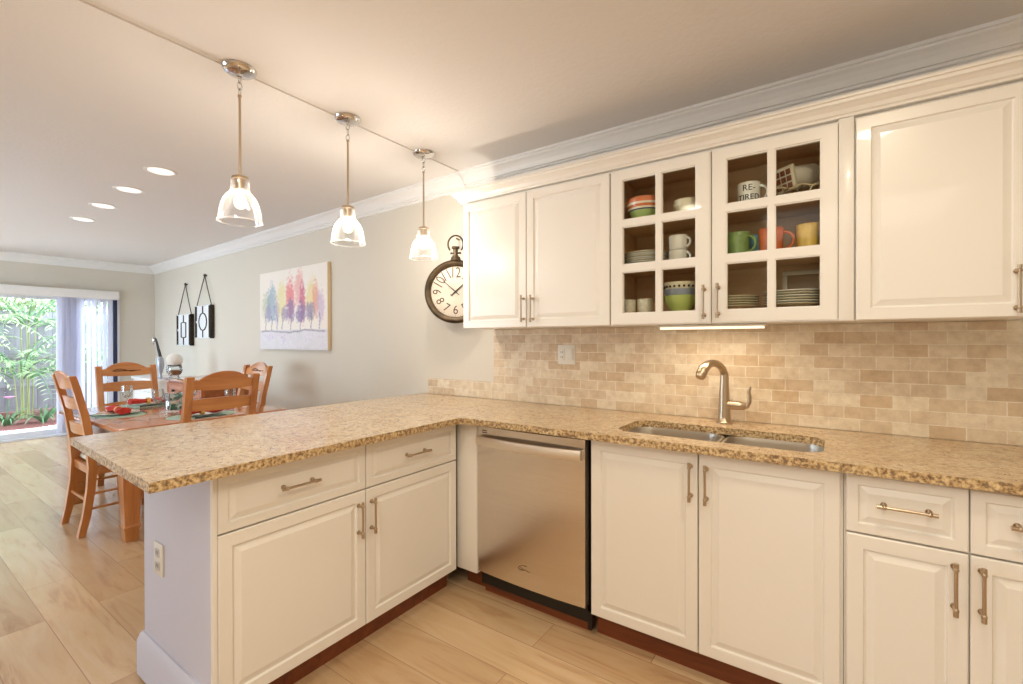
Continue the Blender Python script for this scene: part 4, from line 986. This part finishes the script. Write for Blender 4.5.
# dark curved ornament on the console
ox, oy, oz = -6.93, -.33, .8055
t = thing('ornament', 'slim dark and silver ornament with curved neck in the far corner', 'ornament', (ox, oy, oz))
MB().lathe([(0, 0), (.06, 0), (.062, .010), (.024, .02), (.016, .05), (.022, .08), (.038, .13), (.044, .18), (.036, .235), (.024, .262), (0, .268)], (ox, oy, oz), 20).build('body', plain('pewter_light', rgb(176, 182, 194), .3, .7), t)
MB().tube([(ox, oy, oz + .25), (ox - .03, oy, oz + .30), (ox - .085, oy, oz + .36), (ox - .13, oy, oz + .42), (ox - .17, oy, oz + .465), (ox - .205, oy, oz + .478)], [.020, .018, .016, .014, .013, .012], 10).build('neck', plain('dark_charcoal', rgb(54, 52, 54), .35, .3), t)
MB().sphere((ox - .235, oy, oz + .462), .034, 14, sq=(1, .8, 1.1)).tube([(ox - .25, oy, oz + .45), (ox - .275, oy, oz + .41)], [.018, .006], 8).build('head', CHROME, t); turn(t); t.scale = (1, 1, 1.1)

# place settings
MAT_G = plain('pale_green_placemat', rgb(178, 206, 190), .8, noise=(80, .85)); REDN = plain('red_napkin', rgb(206, 56, 44), .85, noise=(40, .75)); GOLD = plain('gold_ring', rgb(214, 178, 92), .3, .8); DARKST = plain('dark_cutlery_steel', rgb(72, 84, 88), .25, .9)
def setting(cx, cy, a, who, full=True):
    Rm = Matrix.Translation((cx, cy, TZ)) @ Matrix.Rotation(a, 4, 'Z')
    def tr(mb):
        for v in mb.bm.verts: v.co = Rm @ v.co
        return mb
    P = lambda x, y, z=0: tuple(Rm @ Vector((x, y, z)))
    mb = MB(); n = 40
    mb.lathe([(0, .0004), (1, .0004), (1, .003), (0, .003)], seg=n)
    for v in mb.bm.verts: v.co.x *= .225; v.co.y *= .160
    single('placemat', tr(mb), MAT_G, 'pale green oval placemat ' + who, 'placemat', P(0, 0), 'placemats')
    single('dinner_plate', tr(MB().lathe([(q, z + .0034) for q, z in plate_prof(.128)], seg=40)), PORCE, 'white dinner plate ' + who, 'plate', P(0, 0, .0034), 'dinner plates')
    t = thing('napkin', 'red napkin in a gold ring ' + who, 'napkin', P(0, 0, .014), 'red napkins')
    mb = MB(); rings = []
    for k in range(13):
        u = -1 + k / 6; rr = .016 + .017 * min(1, abs(u) * 1.5); ring = []
        for j in range(16):
            b = 2 * pi * j / 16; wv = 1 + .14 * sin(b * 5 + k); ring.append(Vector((u * .13, rr * 1.35 * wv * cos(b), .038 + rr * .72 * wv * sin(b))))
        rings.append(ring)
    tr(mb.loft(rings)).build('cloth', REDN, t)
    mb = MB(); mb.lathe([(.0245, -.012), (.027, -.012), (.028, 0), (.027, .012), (.0245, .012), (.0245, -.012)], (0, 0, .036), 24, mat=Matrix.Rotation(pi / 2, 3, 'Y')); tr(mb).build('ring', GOLD, t)
    def cut(name, y, kind):
        mb = MB(); mb.tube([(-.10, y, .0062), (-.03, y, .0068), (.02, y, .0064), (.05, y, .0068)], [.0055, .005, .003, .003], 8)
        if kind == 'fork':
            mb.prism([(.05, -.004), (.06, -.011), (.075, -.012), (.075, .012), (.06, .011), (.05, .004)], lambda u, v: (u, y + v, .0052), lambda u, v: (u, y + v, .0078))
            for q in (-.0105, -.0035, .0035, .0105): mb.tube([(.074, y + q, .0065), (.105, y + q, .0068)], [.0020, .0012], 6)
        else:
            mb.prism([(.045, -.005), (.06, -.009), (.10, -.008), (.115, .002), (.10, .006), (.05, .005)], lambda u, v: (u, y + v, .0052), lambda u, v: (u, y + v, .0074))
        single(name, tr(mb), DARKST, 'dark steel table %s ' % kind + who, 'cutlery', P(0, y, .004), 'table ' + kind + 's')
    cut('fork', -.143, 'fork'); cut('knife', .143, 'knife')
WHO = ['in front of the side-on left chair', 'nearest the peninsula', 'in front of the chair by the blinds', 'in front of the chair by the painted wall']
setting(-4.19, -1.285, 0, WHO[0]); setting(-3.63, -.94, pi / 2, WHO[1]); setting(-4.66, -.955, pi / 2, WHO[2]); setting(-4.10, -.585, pi, WHO[3])
def glass_up(x, y, lb):
    t = thing('wine_glass', lb, 'wine glass', (x, y, TZ), 'wine glasses')
    MB().lathe([(0, .001), (.030, .001), (.031, .003), (.008, .007), (.004, .012), (.0038, .072), (.006, .082), (.024, .094), (.036, .116), (.040, .142), (.037, .17), (.034, .188), (.0328, .188), (.0355, .17), (.0385, .142), (.0345, .118), (.022, .097), (0, .088)], (x, y, TZ), 32).build('glass', WINEGL, t)
glass_up(-3.98, -1.10, 'clear wine glass beside the side-on left chair setting')
glass_up(-4.56, -1.13, 'clear wine glass in front of the chair by the blinds')
glass_up(-3.72, -.70, 'clear wine glass seen between the slats of the nearest chair')
glass_up(-4.22, -.78, 'clear wine glass in front of the chair by the painted wall')
# square glass candle block at the table centre
t = thing('candle_holder', 'square mosaic glass candle holder at the middle of the table', 'candle holder', (-3.99, -.99, TZ), None)
MOS, nt, p = nodes('mosaic_glass'); v = N(nt, 'TexVoronoi', Scale=48); nt.links.new(coords(nt), v.inputs['Vector'])
s_ = nt.nodes.new('ShaderNodeSeparateColor'); nt.links.new(v.outputs['Color'], s_.inputs[0])
r_ = ramp(nt, s_.outputs[0], [(0, rgb(60, 130, 120)), (.3, rgb(150, 200, 205)), (.6, rgb(226, 238, 240)), (.85, rgb(70, 110, 90))]); r_.color_ramp.interpolation = 'CONSTANT'
nt.links.new(r_.outputs[0], p.inputs['Base Color']); p.inputs['Roughness'].default_value = .1
mb = MB(); q = .052; cx, cy = -3.99, -.99
def shell4(mb, h, z0, z1, th):
    for a in ((cx - h, cx + h, cy - h, cy - h + th), (cx - h, cx + h, cy + h - th, cy + h), (cx - h, cx - h + th, cy - h + th, cy + h - th), (cx + h - th, cx + h, cy - h + th, cy + h - th)): mb.box(*a, z0, z1, .001)
mb.box(cx - q, cx + q, cy - q, cy + q, TZ + .0005, TZ + .02, .002); shell4(mb, q, TZ + .0205, TZ + .155, .005); mb.build('glass_block', WINEGL, t)
mb = MB(); shell4(mb, q - .006, TZ + .0208, TZ + .068, .003); shell4(mb, q - .006, TZ + .098, TZ + .140, .003); mb.build('mosaic', MOS, t)
MB().lathe([(0, .021), (.028, .021), (.028, .075), (.02, .079), (0, .076)], (cx, cy, TZ), 20).build('candle', plain('cream_wax', rgb(240, 232, 214), .5), t)
